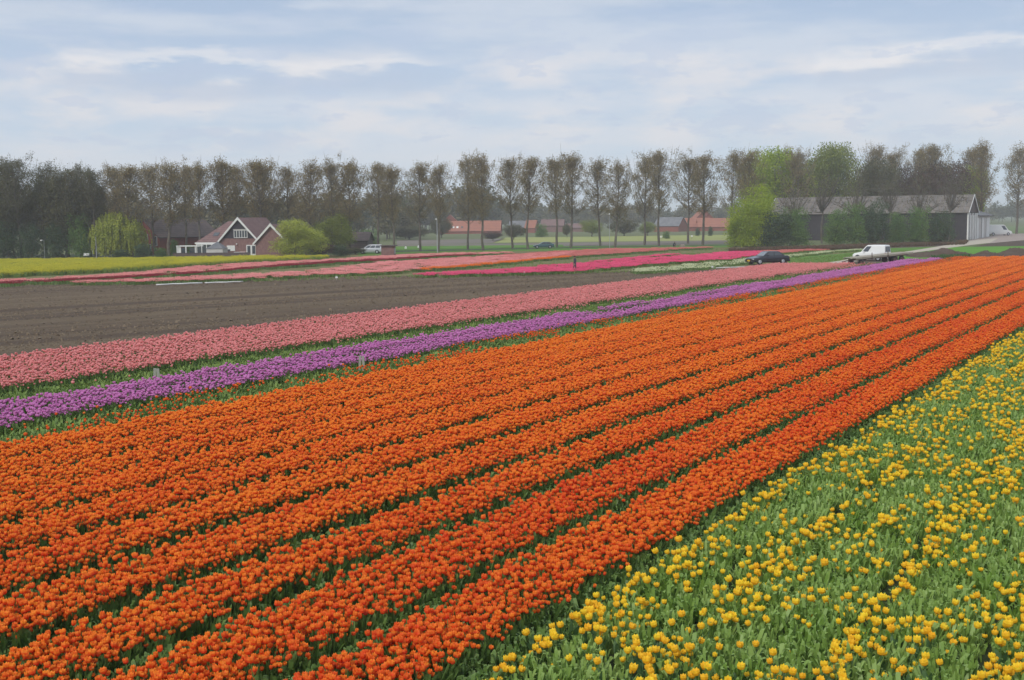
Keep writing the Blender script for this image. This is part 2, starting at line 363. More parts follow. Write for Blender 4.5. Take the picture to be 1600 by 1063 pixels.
# ---- flower templates
def blossom(z0, r, h, n=6):
    """a cup of petals: pointed rim, closed dark throat"""
    vs, fs, hg = [], [], []
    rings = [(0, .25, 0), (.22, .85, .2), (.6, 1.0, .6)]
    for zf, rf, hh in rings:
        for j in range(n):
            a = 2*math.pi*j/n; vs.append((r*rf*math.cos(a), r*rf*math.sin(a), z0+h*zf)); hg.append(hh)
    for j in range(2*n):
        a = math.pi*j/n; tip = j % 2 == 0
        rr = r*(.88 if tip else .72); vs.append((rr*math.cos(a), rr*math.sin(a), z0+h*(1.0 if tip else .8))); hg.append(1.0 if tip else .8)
    b = 3*n
    for i in range(2):
        for j in range(n): fs.append((i*n+j, i*n+(j+1) % n, (i+1)*n+(j+1) % n, (i+1)*n+j))
    for j in range(n):
        k = (j+1) % n
        fs.append((2*n+j, b+2*j+1, b+2*j)); fs.append((2*n+j, 2*n+k, b+2*j+1)); fs.append((2*n+k, b+2*k, b+2*j+1))
    c = len(vs); vs.append((0, 0, z0+h*.45)); hg.append(.1)
    for j in range(2*n): fs.append((b+j, b+(j+1) % (2*n), c))
    return vs, fs, hg
def leafblade(ang, ln, w, out, z0=0.0, droop=.0):
    ca, sa = math.cos(ang), math.sin(ang)
    rows = [(.01, z0, w*.35), (out*.35, z0+ln*.5, w*.5), (out*.75, z0+ln*.88, w*.36), (out, z0+ln*(1-droop), .002)]
    vs = []
    for r, z, hw in rows: vs += [(ca*r-sa*hw, sa*r+ca*hw, z), (ca*r+sa*hw, sa*r-ca*hw, z)]
    return vs, [(0, 1, 3, 2), (2, 3, 5, 4), (4, 5, 7, 6)]
def tulip(pm, lm, hs=.36, r=.03, h=.065, nl=2, seed=0, lw=.055):
    rr = random.Random(seed); t = dict(v=[], f=[], m=[], mats=[pm, lm], hgt=[])
    def put(vs, fs, mi, hg=None):
        k = len(t['v']); t['v'] += vs; t['f'] += [tuple(k+i for i in f) for f in fs]; t['m'] += [mi]*len(fs); t['hgt'] += hg or [0]*len(vs)
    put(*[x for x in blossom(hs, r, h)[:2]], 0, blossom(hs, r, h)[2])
    s = .005; put([(s, 0, 0), (-s*.5, s*.87, 0), (-s*.5, -s*.87, 0), (s, 0, hs+.01), (-s*.5, s*.87, hs+.01), (-s*.5, -s*.87, hs+.01)], [(0, 1, 4, 3), (1, 2, 5, 4), (2, 0, 3, 5)], 1)
    for i in range(nl):
        vs, fs = leafblade(i*2*math.pi/nl+rr.uniform(-.4, .4), hs*rr.uniform(.7, .9), lw, rr.uniform(.06, .1)); put(vs, fs, 1)
    t['hgt'] = np.array(t['hgt']); return t
def leafclump(lm, n=7, ln=.28, w=.06, out=.13, seed=1):
    rr = random.Random(seed); t = dict(v=[], f=[], m=[], mats=[lm])
    for i in range(n):
        vs, fs = leafblade(i*2*math.pi/n+rr.uniform(-.4, .4), ln*rr.uniform(.55, 1.1), w*rr.uniform(.8, 1.2), out*rr.uniform(.5, 1.2), droop=rr.uniform(0, .35))
        ox, oy = rr.uniform(-.06, .06), rr.uniform(-.06, .06)
        k = len(t['v']); t['v'] += [(x+ox, y+oy, z) for x, y, z in vs]; t['f'] += [tuple(k+j for j in f) for f in fs]; t['m'] += [0]*len(fs)
    t['hgt'] = np.zeros(len(t['v'])); return t
def farpatch(pm, lm, nb=42, rad=.62, z=.36, dz=.05, s=.042, nl=26, low=0.0):
    """about a square metre of a bed seen from far off: blossoms over a tangle of leaves"""
    r = np.random.RandomState(nb); t = dict(v=[], f=[], m=[], mats=[pm, lm], hgt=[])
    for i in range(nb):
        a, q = r.rand()*6.28, rad*math.sqrt(r.rand()); c = (q*math.cos(a), q*math.sin(a), z+r.uniform(-dz, dz)-low*r.rand()**2); k = len(t['v']); w = s*r.uniform(.8, 1.2)
        t['v'] += [(c[0], c[1], c[2]-w*.9), (c[0]+w, c[1], c[2]), (c[0], c[1]+w, c[2]), (c[0]-w, c[1], c[2]), (c[0], c[1]-w, c[2]), (c[0], c[1], c[2]+w)]
        t['f'] += [(k, k+2, k+1), (k, k+3, k+2), (k, k+4, k+3), (k, k+1, k+4), (k+5, k+1, k+2), (k+5, k+2, k+3), (k+5, k+3, k+4), (k+5, k+4, k+1)]
        t['m'] += [0]*8; t['hgt'] += [0, .6, .6, .6, .6, 1]
    for i in range(nl):
        a, q = r.rand()*6.28, rad*math.sqrt(r.rand()); vs, fs = leafblade(r.rand()*6.28, z*r.uniform(.6, .95), .06, .1)
        k = len(t['v']); t['v'] += [(x+q*math.cos(a), y+q*math.sin(a), zz) for x, y, zz in vs]; t['f'] += [tuple(k+j for j in f) for f in fs]; t['m'] += [1]*len(fs); t['hgt'] += [0]*len(vs)
    t['hgt'] = np.array(t['hgt']); return t

# ------------------------------------------------------------------ the rows
ZT = .38
def wof(x, y, z=ZT): return float(P(x, y, z)@NO)
def sof(x, y, z=ZT): return float(P(x, y, z)@AL)
def s_start(w, margin=3.5):
    for s in np.arange(-20, 260, .5):
        p = NO*w+AL*s
        if p[1] < 2: continue
        x, y = proj(p[0], p[1], .3)
        if x > -margin*FPX/p[1] and y < 1063+margin*60: return s
    return 0
def bed_points(w0, w1, s0, s1, dens, jit=1.0, wob=.05, ph=0):
    """w0 < w1 across the bed, s along it; edges wander a little"""
    n = int((w1-w0)*(s1-s0)*dens); s = rs.uniform(s0, s1, n); u = rs.rand(n)
    e0 = w0+wob*(np.sin(s*.7+ph)+np.sin(s*.23+ph*2)+rs.randn(n)*.5); e1 = w1-wob*(np.sin(s*.6+ph*3)+np.sin(s*.31+ph)+rs.randn(n)*.5)
    w = e0+(e1-e0)*u
    return w, s
def vnoise(x, y, sc, seed):
    r = np.random.RandomState(seed); g = r.rand(64, 64)
    a, b = x/sc, y/sc; i, j = np.floor(a).astype(int), np.floor(b).astype(int); fa, fb = a-i, b-j; fa = fa*fa*(3-2*fa); fb = fb*fb*(3-2*fb)
    q = lambda m, n: g[m % 64, n % 64]
    return (q(i, j)*(1-fa)+q(i+1, j)*fa)*(1-fb)+(q(i, j+1)*(1-fa)+q(i+1, j+1)*fa)*fb
def lay(name, tm, w, s, label, cat, smin=.78, smax=1.22, tilt=.2, tintn=None, group=None):
    p = w[:, None]*NO+s[:, None]*AL; n = len(p)
    rot = np.column_stack([rs.randn(n)*tilt, rs.randn(n)*tilt, rs.rand(n)*6.28])
    rot[:, :2] = np.clip(rot[:, :2], -.45, .45); tint = rs.rand(n) if tintn is None else np.clip(tintn, 0, 1)
    sz = rs.uniform(smin, smax, n); op = rs.uniform(.82, 1.22, n); o = scatter(name, tm, p, rot, np.column_stack([sz*op, sz*op, sz*rs.uniform(.86, 1.14, n)]), tint)
    return tag(o, label, cat, group, 'stuff')
# gaps between the beds, measured across the rows
gaps = [wof(720, 1050), wof(430, 1055), wof(140, 1055), wof(0, 1011), wof(0, 928), wof(0, 867), wof(0, 817), wof(0, 779), wof(0, 748), wof(0, 720), wof(0, 697)]
W_SPARSE = wof(0, 664); W_PUR1 = wof(0, 645); W_PUR2 = wof(0, 627); W_GR = wof(0, 605); W_PINK = wof(0, 557)
END_O = sof(1600, 401); END_PU = sof(1461, 404); END_PI = sof(1296, 411)
def s_end(w, pa, pb):      # where the row at w crosses the straight headland through two photo points
    a, b = P(*pa, ZT), P(*pb, ZT); d = b-a
    A = np.array([[AL[0], -d[0]], [AL[1], -d[1]]]); q = np.linalg.solve(A, a-NO*w); return float(q[0])
HL = ((1462, 404), (1600, 401))
print('gaps', np.round(gaps, 2), W_SPARSE, W_PUR1, W_PUR2, W_GR, W_PINK)
# soil under everything that is planted
wl, wr = W_PINK-.4, 9.0
def rowsheet(name, w0, w1, s0, s1, z, m): sheet(name, [NO*w0+AL*s0, NO*w1+AL*s0, NO*w1+AL*s1, NO*w0+AL*s1], z, m)
s_near = -12
me_pts = [NO*wl+AL*s_near, NO*wr+AL*s_near, NO*wr+AL*(s_end(wr, *HL)+0), NO*W_PUR2+AL*END_PU, NO*W_GR+AL*END_PI, NO*wl+AL*sof(1240, 413)]
sheet('bed_soil', me_pts, .004, 'bedsoil')

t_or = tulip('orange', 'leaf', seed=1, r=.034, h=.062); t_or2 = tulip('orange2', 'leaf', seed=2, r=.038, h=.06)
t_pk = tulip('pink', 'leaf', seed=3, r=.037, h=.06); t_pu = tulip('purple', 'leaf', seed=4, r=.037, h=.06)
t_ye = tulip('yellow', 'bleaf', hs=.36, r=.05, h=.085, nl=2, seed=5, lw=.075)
t_cl = leafclump('leaf', 7, .26, .06, .13); t_gcl = leafclump('grassleaf', 8, .24, .06, .15, 5); t_bcl = leafclump('bleaf', 8, .34, .05, .14, 3)
ordw = ['first', 'second', 'third', 'fourth', 'fifth', 'sixth', 'seventh', 'eighth', 'ninth', 'tenth', 'eleventh', 'twelfth', 'thirteenth', 'fourteenth', 'fifteenth', 'sixteenth', 'seventeenth', 'eighteenth', 'nineteenth', 'twentieth', 'twenty-first', 'twenty-second', 'twenty-third', 'twenty-fourth', 'twenty-fifth', 'twenty-sixth', 'twenty-seventh', 'twenty-eighth']
NEAR = []      # candidates for single flowers
def keep(w, s, thr_s): return s > thr_s
for i in range(10):
    a, b = gaps[i+1], gaps[i]                       # a < b
    fg = [.5, .56, .62, .62, .56, .50, .46, .42, .38, .34][i]
    w0, w1 = a+fg*.5, b-fg*.5
    if i == 0: w1 = b-.34
    s0 = s_start(b); s1 = s_end((a+b)/2, *HL)
    w, s = bed_points(w0, w1, s0, s1, 200 if i < 3 else 225, wob=.025, ph=i)
    tn = vnoise(w, s*.3, 1.3, i)*.5+rs.rand(len(w))*.8-.04-.07*i
    # thin places
    k = rs.rand(len(w)) < (.86+.5*vnoise(w+5, s*.4, .9, 40+i))
    w, s, tn = w[k], s[k], tn[k]
    p = w[:, None]*NO+s[:, None]*AL
    if i < 3: NEAR.append((np.hypot(p[:, 0], p[:, 1]-0), w, s, i, np.arange(len(w))))
    lay('orange_tulip_bed', t_or, w, s, 'bed of orange tulips, %s to the left of the yellow flowers' % ordw[i] if i else 'bed of red orange tulips right beside the yellow flowers', 'tulip bed', group='orange tulip beds', tintn=tn)
    # leaves filling the gap on the near side of this bed
    g0, g1 = b-fg*.7-(.2 if i == 0 else 0), b+fg*.7
    w, s = bed_points(g0, g1, s0, s1, 60 if i < 6 else 36, wob=.03, ph=i+20)
    lay('gap_leaves', t_cl, w, s, 'strip of dark green leaves in the gap %s' % ('between the orange bed and the yellow flowers' if i == 0 else 'on the near side of the %s orange bed' % ordw[i]), 'leaf strip', .65, 1.12, group='leaf strips between beds')
# sparse orange and green strip
s0 = s_start(gaps[10]); w, s = bed_points(W_SPARSE+.1, gaps[10], s0, END_PU+6, 36, wob=.1)
k = rs.rand(len(w)) < np.clip((vnoise(w*1.2, s*.25, 1.0, 77)-.4)*1.7+np.clip((s-60)/130, 0, .5), .04, 1)
lay('thin_orange_bed', t_or, w[k], s[k], 'thin patchy strip of orange tulips showing green beside the purple beds', 'tulip bed')
w, s = bed_points(W_SPARSE-.1, gaps[10]+.1, s0, END_PU+6, 26, wob=.05)
lay('thin_bed_leaves', t_gcl, w, s, 'bright green leaves under the thin orange strip', 'leaf strip', .7, 1.25)
# purple
for i, (w0, w1, lab) in enumerate(((W_PUR1+.22, W_SPARSE-.15, 'near purple tulip bed next to the thin orange strip'), (W_PUR2+.35, W_PUR1-.2, 'far purple tulip bed next to the green strip'))):
    if i == 0: wm = (w0+w1)/2
    w, s = bed_points(w0, w1, s_start(w1), END_PU-(0 if i == 0 else 4), 90, wob=.1, ph=i)
    hole = (vnoise(w*1.5, s*.2, 1.2, 99) > .62) & (i == 1) & (s > 60) & (s < 112)
    lay('purple_tulip_bed', t_pu, w[~hole], s[~hole], lab, 'tulip bed', group='purple tulip beds', tintn=rs.rand((~hole).sum())*.6+.4*vnoise(w[~hole], s[~hole]*.3, 1, 5))
    w, s = bed_points(w0, w1, s_start(w1), END_PU, 8); lay('purple_bed_leaves', t_cl, w, s, 'leaves standing among the %s purple tulips' % ('near' if i == 0 else 'far'), 'leaf strip')
# green strip with stray pinks
w, s = bed_points(W_GR-.2, W_PUR2+.05, s_start(W_PUR2), END_PI, 26, wob=.1)
lay('green_strip', t_gcl, w, s, 'strip of green leaves between the pink and purple beds', 'leaf strip', .6, 1.0)
w, s = bed_points(W_GR-.3, W_PUR2-.5, s_start(W_PUR2), END_PI, 24, wob=.2)
k = rs.rand(len(w)) < np.clip(.9-(w-W_GR)*.5+(s-80)/80, .04, 1)*np.clip(vnoise(w, s*.3, 1.2, 13)*1.8-.3, .05, 1)
lay('stray_pink_tulips', t_pk, w[k], s[k], 'stray reddish pink tulips along the edge of the green strip', 'tulip bed')
# pink
npk = 5; pw = np.linspace(W_PINK, W_GR, npk+1)
for i in range(npk):
    e = sof(1240, 412.5)+(END_PI-sof(1240, 412.5))*(i+.5)/npk
    w, s = bed_points(pw[i]+.1, pw[i+1]-.1, s_start(pw[i+1]), e, 85, wob=.06, ph=i)
    lay('pink_tulip_bed', t_pk, w, s, ('bed of pink tulips along the brown field edge', 'second pink tulip bed from the brown field', 'middle one of the five pink tulip beds', 'second pink tulip bed from the green strip', 'bed of pink tulips along the green strip')[i], 'tulip bed', group='pink tulip beds', tintn=rs.rand(len(w))*.7+.3*vnoise(w, s*.2, 1, 31+i))
# ------------------------------------------------------------------ yellow flowers on the right
yg = [gaps[0]+.2, wof(1106, 950), wof(1344, 961), wof(1542, 1022), wof(1542, 1022)+2.1, wof(1542, 1022)+4.2]
YN = None
for i in range(5):
    a, b = yg[i], yg[i+1]-.02
    s0, s1 = max(s_start(b), -6), s_end((a+b)/2, *HL)-1
    w, s = bed_points(a+.02, b-.16, s0, s1, 46, wob=.04, ph=i)
    lay('leafy_bed', t_bcl, w, s, 'dense grey green leaves of the %s yellow flower bed from the orange tulips' % ordw[i], 'leaf strip', .7, 1.15, .2, group='leafy yellow flower beds', tintn=vnoise(w, s, .5, 50+i)*.8+rs.rand(len(w))*.4-.1)
    w, s = bed_points(a, b-.1, s0, s1, 25, wob=.05, ph=i)
    w2, s2 = bed_points(a-.05, a+.22, s0, s1, 42, wob=.05, ph=i)
    k = rs.rand(len(w)) < np.clip(vnoise(w*1.6, s*.6, .8, 60+i)*2.0-.4, .08, 1); w, s = np.r_[w[k], w2], np.r_[s[k], s2]
    p = w[:, None]*NO+s[:, None]*AL
    q = np.array([proj(x, y, .4) if y > 1 else (-999, -999) for x, y in p])
    vis = (q[:, 0] > 0) & (q[:, 0] < 1600) & (q[:, 1] > 0) & (q[:, 1] < 1063)
    d = np.where(vis, np.hypot(p[:, 0], p[:, 1]), 1e9)
    YN = np.column_stack([d, w, s, np.full(len(w), i)]) if YN is None else np.vstack([YN, np.column_stack([d, w, s, np.full(len(w), i)])])
order = np.argsort(YN[:, 0]); single = YN[order[:300]]; rest = YN[order[300:]]
for i in range(5):
    q = rest[rest[:, 3] == i]
    tn = rs.rand(len(q))**2*.9
    o = lay('yellow_tulips', t_ye, q[:, 1], q[:, 2], 'yellow tulips of the %s bed from the orange field' % ordw[i], 'tulip bed', .55, 1.1, .3, group='yellow flowers in their beds', tintn=tn)

def flower_parts(tm, pm, lm, nm):
    """split a flower template into blossom, stem and leaf meshes"""
    nb = len(blossom(0, 1, 1)[0]); out = []
    bl = MB(); st = MB(); lf = []
    fb = [f for f, m in zip(tm['f'], tm['m']) if m == 0]
    bl.add(tm['v'][:nb], fb, pm); me = bl.mesh('blossom'); a = me.attributes.new('hgt', 'FLOAT', 'POINT'); a.data.foreach_set('value', np.array(tm['hgt'][:nb], np.float32))
    st.add(tm['v'][nb:nb+6], [(0, 1, 4, 3), (1, 2, 5, 4), (2, 0, 3, 5)], lm)
    out = [('blossom', me), ('stem', st.mesh('stem'))]
    k = nb+6
    while k < len(tm['v']):
        x = MB(); x.add(tm['v'][k:k+8], [(0, 1, 3, 2), (2, 3, 5, 4), (4, 5, 7, 6)], lm); out.append(('leaf', x.mesh('leaf'))); k += 8
    root = empty(nm)
    for n_, m_ in out: link(n_, m_, root)
    return root
def place_singles(proto, ws, lab, cat, group, s0, s1):
    for i, (w, s) in enumerate(ws):
        o = proto if i == 0 else copy_tree(proto)
        p = NO*w+AL*s; o.location = (p[0], p[1], 0); o.rotation_euler = (rs.randn()*.2, rs.randn()*.2, rs.rand()*6.28); sc = rs.uniform(s0, s1); o.scale = (sc, sc, sc)
        tag(o, lab, cat, group)
ytm = tulip('yellow1', 'leaf1', hs=.36, r=.05, h=.085, nl=2, seed=5, lw=.075)
place_singles(flower_parts(ytm, 'yellow1', 'leaf1', 'yellow_tulip'), single[:, 1:3], 'single yellow tulip in the leafy foreground beds at lower right', 'tulip', 'nearest yellow tulips', .58, 1.1)
otm = tulip('orange1', 'leaf1', seed=1, r=.038, h=.06)
# 300 nearest orange tulips: along the near edge of the orange beds at the bottom of the view
cw, cs = bed_points(gaps[1]+.2, gaps[0]-.6, s_start(gaps[0]), 30, 14); pp = cw[:, None]*NO+cs[:, None]*AL
qq = np.array([proj(x, y, .4) for x, y in pp]); kk = (qq[:, 0] > 0) & (qq[:, 1] < 1063) & (qq[:, 1] > 0); cw, cs, pp = cw[kk], cs[kk], pp[kk]
oo = np.argsort(np.hypot(pp[:, 0], pp[:, 1]))[:300]
place_singles(flower_parts(otm, 'orange1', 'leaf1', 'orange_tulip'), np.column_stack([cw[oo], cs[oo]]), 'single orange tulip in the foremost bed beside the yellow flowers', 'tulip', 'nearest orange tulips', .9, 1.25)
# ------------------------------------------------------------------ the further fields
def in_poly(px, py, poly):
    c = np.zeros(len(px), bool); n = len(poly); j = n-1
    for i in range(n):
        xi, yi = poly[i]; xj, yj = poly[j]
        c ^= ((yi > py) != (yj > py)) & (px < (xj-xi)*(py-yi)/(yj-yi+1e-12)+xi); j = i
    return c
def fill(name, pts, tm, dens, label, cat='tulip bed', z=.36, smin=.9, smax=1.15, group=None, thin=None, zs=None, kind='stuff'):
    poly = [P(q[0], q[1], z if len(q) < 3 else q[2]) for q in pts]
    A = np.array(poly); lo, hi = A.min(0), A.max(0); n = int((hi-lo).prod()*dens)
    q = rs.uniform(lo, hi, (n, 2)); q = q[in_poly(q[:, 0], q[:, 1], poly)]
    if thin is not None: q = q[rs.rand(len(q)) < thin(q)]
    n = len(q); rot = np.column_stack([np.zeros(n), np.zeros(n), rs.rand(n)*6.28])
    sc = rs.uniform(smin, smax, n)
    if zs is not None: sc = np.column_stack([sc, sc, sc*zs])
    return tag(scatter(name, tm, q, rot, sc, np.clip(rs.rand(n)*.6+.4*vnoise(q[:, 0], q[:, 1], 6, 3), 0, 1)), label, cat, group, kind)
sheet('stubble_field', L([(-330, 455), (-330, 406), (0, 403), (520, 399), (700, 392), (1140, 384), (1350, 383), (1340, 400), (1300, 411), (1240, 414.5), (1080, 423), (900, 429), (660, 434), (380, 443), (0, 450)]), .004, 'olive')
bp = L([(-330, 451), (0, 446.5), (250, 442.5), (380, 439.5), (520, 434.5), (660, 430.5), (900, 426), (1090, 420.5), (1170, 417), (1250, 412.5)])
sheet('ploughed_field', bp+[NO*(W_PINK-.1)+AL*sof(1240, 413), NO*(W_PINK-.1)+AL*-30, NO*(W_PINK-.1)+AL*-30+np.array([-60, 20])], .008, 'earth')
F = lambda pm, **k: farpatch(pm, 'leaf', **k)
t_fp = F('pink'); t_fr = F('deepred', nb=40); t_fm = F('magenta', nb=46); t_fs = F('salmon', nb=44); t_fo = F('orange2', nb=43); t_fw = F('white', nb=30, nl=40, z=.30)
t_rape = farpatch('rape', 'grassleaf', nb=90, rad=.7, z=.78, dz=.10, s=.05, nl=40, low=.5)
ext = lambda pts: pts
fill('rape_field', [(-330, 408), (0, 405), (180, 403), (300, 401.5), (400, 399.6), (524, 399.2), (537, 404.5, .05), (420, 410.5, .05), (330, 415.8, .05), (180, 425.5, .05), (0, 434.5, .05), (-330, 446, .05)], t_rape, 1.0, 'yellow blooming rape field in front of the houses', 'rape field', z=.6, zs=.78)
fill('pink_tulip_strip', [(-330, 447), (0, 438), (130, 431.5), (200, 426.3), (320, 415.3), (400, 410.3), (520, 405), (600, 399.8), (700, 395.2), (800, 393.6), (800, 395), (700, 398.5), (600, 404.5), (520, 407.5), (440, 413.5), (340, 422), (250, 428.5), (130, 434.5), (0, 441.5), (-330, 450)], t_fp, 1.3, 'pink tulip strip next to the yellow rape field')
fill('deep_red_strip', [(-330, 450), (0, 441.5), (130, 434.5), (250, 428.5), (340, 422), (440, 413.5), (520, 407.5), (620, 403.2), (740, 396.5), (740, 397.8), (620, 405), (520, 410.5), (400, 419), (260, 430), (130, 437), (0, 444), (-330, 452)], t_fr, 1.3, 'thin deep red tulip strip below the far pink strip')
fill('pink_tulip_strip', [(100, 440), (250, 434.5), (384, 428.5), (480, 423.5), (540, 416.5), (600, 409), (680, 404.5), (800, 398.5), (900, 393.5), (880, 399), (860, 401.5), (800, 408), (660, 419.5), (600, 425), (480, 430.5), (384, 435), (250, 438.5), (130, 441)], t_fp, 1.3, 'broad pink tulip strip bordering the brown ploughed field')
fill('salmon_tulip_strip', [(780, 398.5), (860, 393.2), (960, 388.5), (1060, 387.2), (1110, 385.8), (1112, 386.8), (1060, 389.2), (980, 395), (890, 400.2), (860, 401.8), (780, 408)], t_fs, 1.2, 'pale salmon tulip strip in front of the poplar row')
fill('orange_tulip_strip', [(655, 419.5), (720, 414.5), (800, 407.5), (860, 401.8), (888, 400), (888, 401.2), (860, 403.6), (800, 409.4), (720, 416.5), (660, 421)], t_fo, 1.4, 'narrow bright orange tulip strip beneath the salmon strip')
fill('magenta_tulip_strip', [(652, 427), (720, 424), (800, 418.8), (880, 413), (980, 403), (1040, 396.5), (1062, 396.6), (1040, 398.5), (900, 413.8), (1000, 404.6), (1080, 398), (1133, 393.5), (1190, 391.8), (1190, 397.5), (1178, 399), (1133, 405), (1050, 409), (1000, 414), (980, 415.2), (896, 423.5), (780, 427), (700, 429), (652, 429)], t_fm, 1.5, 'hot pink tulip strip behind the walking person')
fill('salmon_tulip_strip', [(1190, 391.8), (1261, 389.8), (1290, 389.6), (1290, 391), (1261, 392), (1190, 397.2)], t_fs, 1.3, 'short salmon strip beyond the dark car')
fill('cream_tulip_strip', [(990, 420), (1050, 414), (1100, 410), (1174, 403), (1230, 398), (1290, 391.6), (1345, 388.5), (1345, 389.6), (1292, 393.5), (1230, 400.8), (1174, 408), (1100, 417), (1050, 421), (990, 423.5)], t_fw, .9, 'cream white tulip strip passing behind the dark car')
# weeds on the stubble
t_weed = leafclump('grassleaf', 6, .15, .045, .18, 9)
fill('field_weeds', [(380, 436), (650, 425), (900, 420), (1170, 411), (1300, 392), (1130, 388), (900, 404), (650, 415), (480, 424)], t_weed, 2.2, 'low green weeds between the far tulip strips', 'weeds', z=.1, thin=lambda q: vnoise(q[:, 0], q[:, 1], 5, 8)**1.5)
fill('field_weeds', [(380, 440), (660, 431.5), (900, 427), (1090, 421.5), (1090, 420), (900, 424.5), (660, 429.5), (380, 438)], t_weed, 2.5, 'dark weeds along the edge of the ploughed field', 'weeds', z=.1)
cr = np.random.RandomState(5); cv_ = [(1, 0, 0), (0, 1, 0), (-1, 0, 0), (0, -1, 0), (0, 0, .8), (.75, .7, .3), (-.7, .75, .2), (-.8, -.6, .35), (.7, -.75, .25)]
cv_ = [(x*.5*cr.uniform(.7, 1.2), y*.5*cr.uniform(.7, 1.2), z*.6*cr.uniform(.7, 1.2)) for x, y, z in cv_]
t_clod = dict(v=cv_, f=[(0, 5, 4), (5, 1, 4), (1, 6, 4), (6, 2, 4), (2, 7, 4), (7, 3, 4), (3, 8, 4), (8, 0, 4)], m=[0]*8, mats=['clod'], hgt=np.zeros(9))
M['clod'] = mat('earth_clod', (.10, .073, .048), .95, tint=(.21, .16, .105), inst=True)
P0 = [P(-40, 450), P(0, 446.5), P(660, 430.5), P(1090, 420.5), P(1240, 414)]+[NO*(W_PINK-.1)+AL*s_ for s_ in (sof(1240, 413), 20)]
A_ = np.array(P0); cq = cr.uniform(A_.min(0), A_.max(0), (90000, 2)); cq = cq[in_poly(cq[:, 0], cq[:, 1], P0)]
rd_ = np.array([math.sin(R(48)), math.cos(R(48))]); rn_ = np.array([math.cos(R(48)), -math.sin(R(48))])
kk_ = cr.rand(len(cq)) < np.clip(vnoise((cq@rn_)*1.0+400, (cq@rd_)*.06+50, 1.6, 21)*1.7-.35, .04, 1); cq = cq[kk_]; n_ = len(cq)
tag(scatter('soil_clods', t_clod, cq, np.column_stack([cr.randn(n_)*.3, cr.randn(n_)*.3, cr.rand(n_)*6.28]), cr.uniform(.06, .16, n_)*(1+.8*(cr.rand(n_) > .95)), cr.rand(n_)), 'clods of dry brown earth in lines over the ploughed field', 'earth clods', None, 'stuff')
# right-hand plots, headland, track
sheet('headland', L([(1150, 417.5), (1300, 402), (1420, 396), (1600, 386), (1900, 380), (1900, 402), (1600, 403), (1462, 406), (1300, 413), (1235, 416)]), .012, 'dirt')
sheet('crop_plot', L([(1225, 404), (1346, 394), (1430, 389), (1424, 392.5), (1340, 403.5), (1296, 410.5), (1232, 413)]), .016, 'grass')
sheet('crop_plot', L([(1403, 400.5), (1432, 393), (1476, 386.3), (1600, 385), (1900, 380), (1900, 391), (1600, 394), (1569, 401), (1434, 405), (1403, 408)]), .016, 'lawn')
sheet('crop_plot', L([(1300, 391), (1380, 387.5), (1482, 385), (1424, 392), (1346, 394)]), .020, 'grass')
sheet('dirt_strip', L([(1130, 390), (1300, 384.5), (1513, 377.5), (1505, 381), (1482, 385.2), (1300, 390.8), (1140, 392)]), .024, 'dirt')
sheet('farm_track', L([(1290, 411.5), (1330, 404.5), (1424, 392.3), (1500, 380), (1528, 375), (1560, 372.5), (1546, 380), (1515, 383.5), (1437, 394), (1340, 408.5), (1300, 414)]), .028, 'path')
sheet('farm_yard', L([(1505, 379), (1520, 374.5), (1560, 366), (1600, 365), (2000, 360), (2000, 376), (1600, 375.5), (1546, 380.5)]), .024, 'yard')
sheet('dirt_strip', L([(1517, 386), (1556, 379), (1600, 376.2), (1900, 375), (1900, 383), (1600, 384.8)]), .020, 'dirt')
fill('crop_leaves', [(1232, 404.5), (1346, 394.5), (1424, 391), (1335, 403.5), (1296, 409.5), (1236, 412)], t_weed, 3.5, 'green leafy crop beside the cream strip and the track', 'crop', z=.1)
fill('brown_undergrowth', [(1138, 389), (1300, 384), (1513, 376.2), (1508, 380), (1300, 388), (1140, 391)], leafclump('brown_leaf', 9, .55, .07, .25, 11), 3.2, 'low brown withered undergrowth along the foot of the shrubs', 'undergrowth', z=.3)
fill('dark_weeds', [(1455, 402.5), (1500, 400), (1520, 401), (1500, 404.5), (1462, 405)], leafclump('shrub_leaf', 9, .45, .06, .25, 12), 5, 'dark green weeds at the foot of the earth heaps', 'weeds', z=.1)
# beyond the poplars
sheet('grass_verge', L([(560, 400), (640, 396), (1145, 386.5), (1145, 382), (620, 388), (560, 392)]), .008, 'grass')
sheet('country_road', L([(-300, 404), (560, 395), (840, 388.8), (1145, 383.5), (1145, 382.6), (840, 387.8), (560, 393.5), (-300, 402)]), .012, 'road')
sheet('far_field', L([(560, 392), (620, 388), (1145, 382), (1145, 375.5), (620, 383.2)]), .004, 'farbrown')
sheet('far_grass', L([(560, 392.5), (880, 386.2), (880, 382.5), (560, 386)]), .016, 'grass')
sheet('far_crop', L([(770, 379.5), (1145, 375.5), (1145, 367), (790, 371.5)]), .004, 'faryellow')
sheet('far_crop', L([(620, 383), (770, 380), (790, 373), (620, 376)]), .004, 'farbrown')
sheet('far_field', L([(1545, 368), (1900, 366), (1900, 352), (1545, 354)]), .004, 'fargreen')

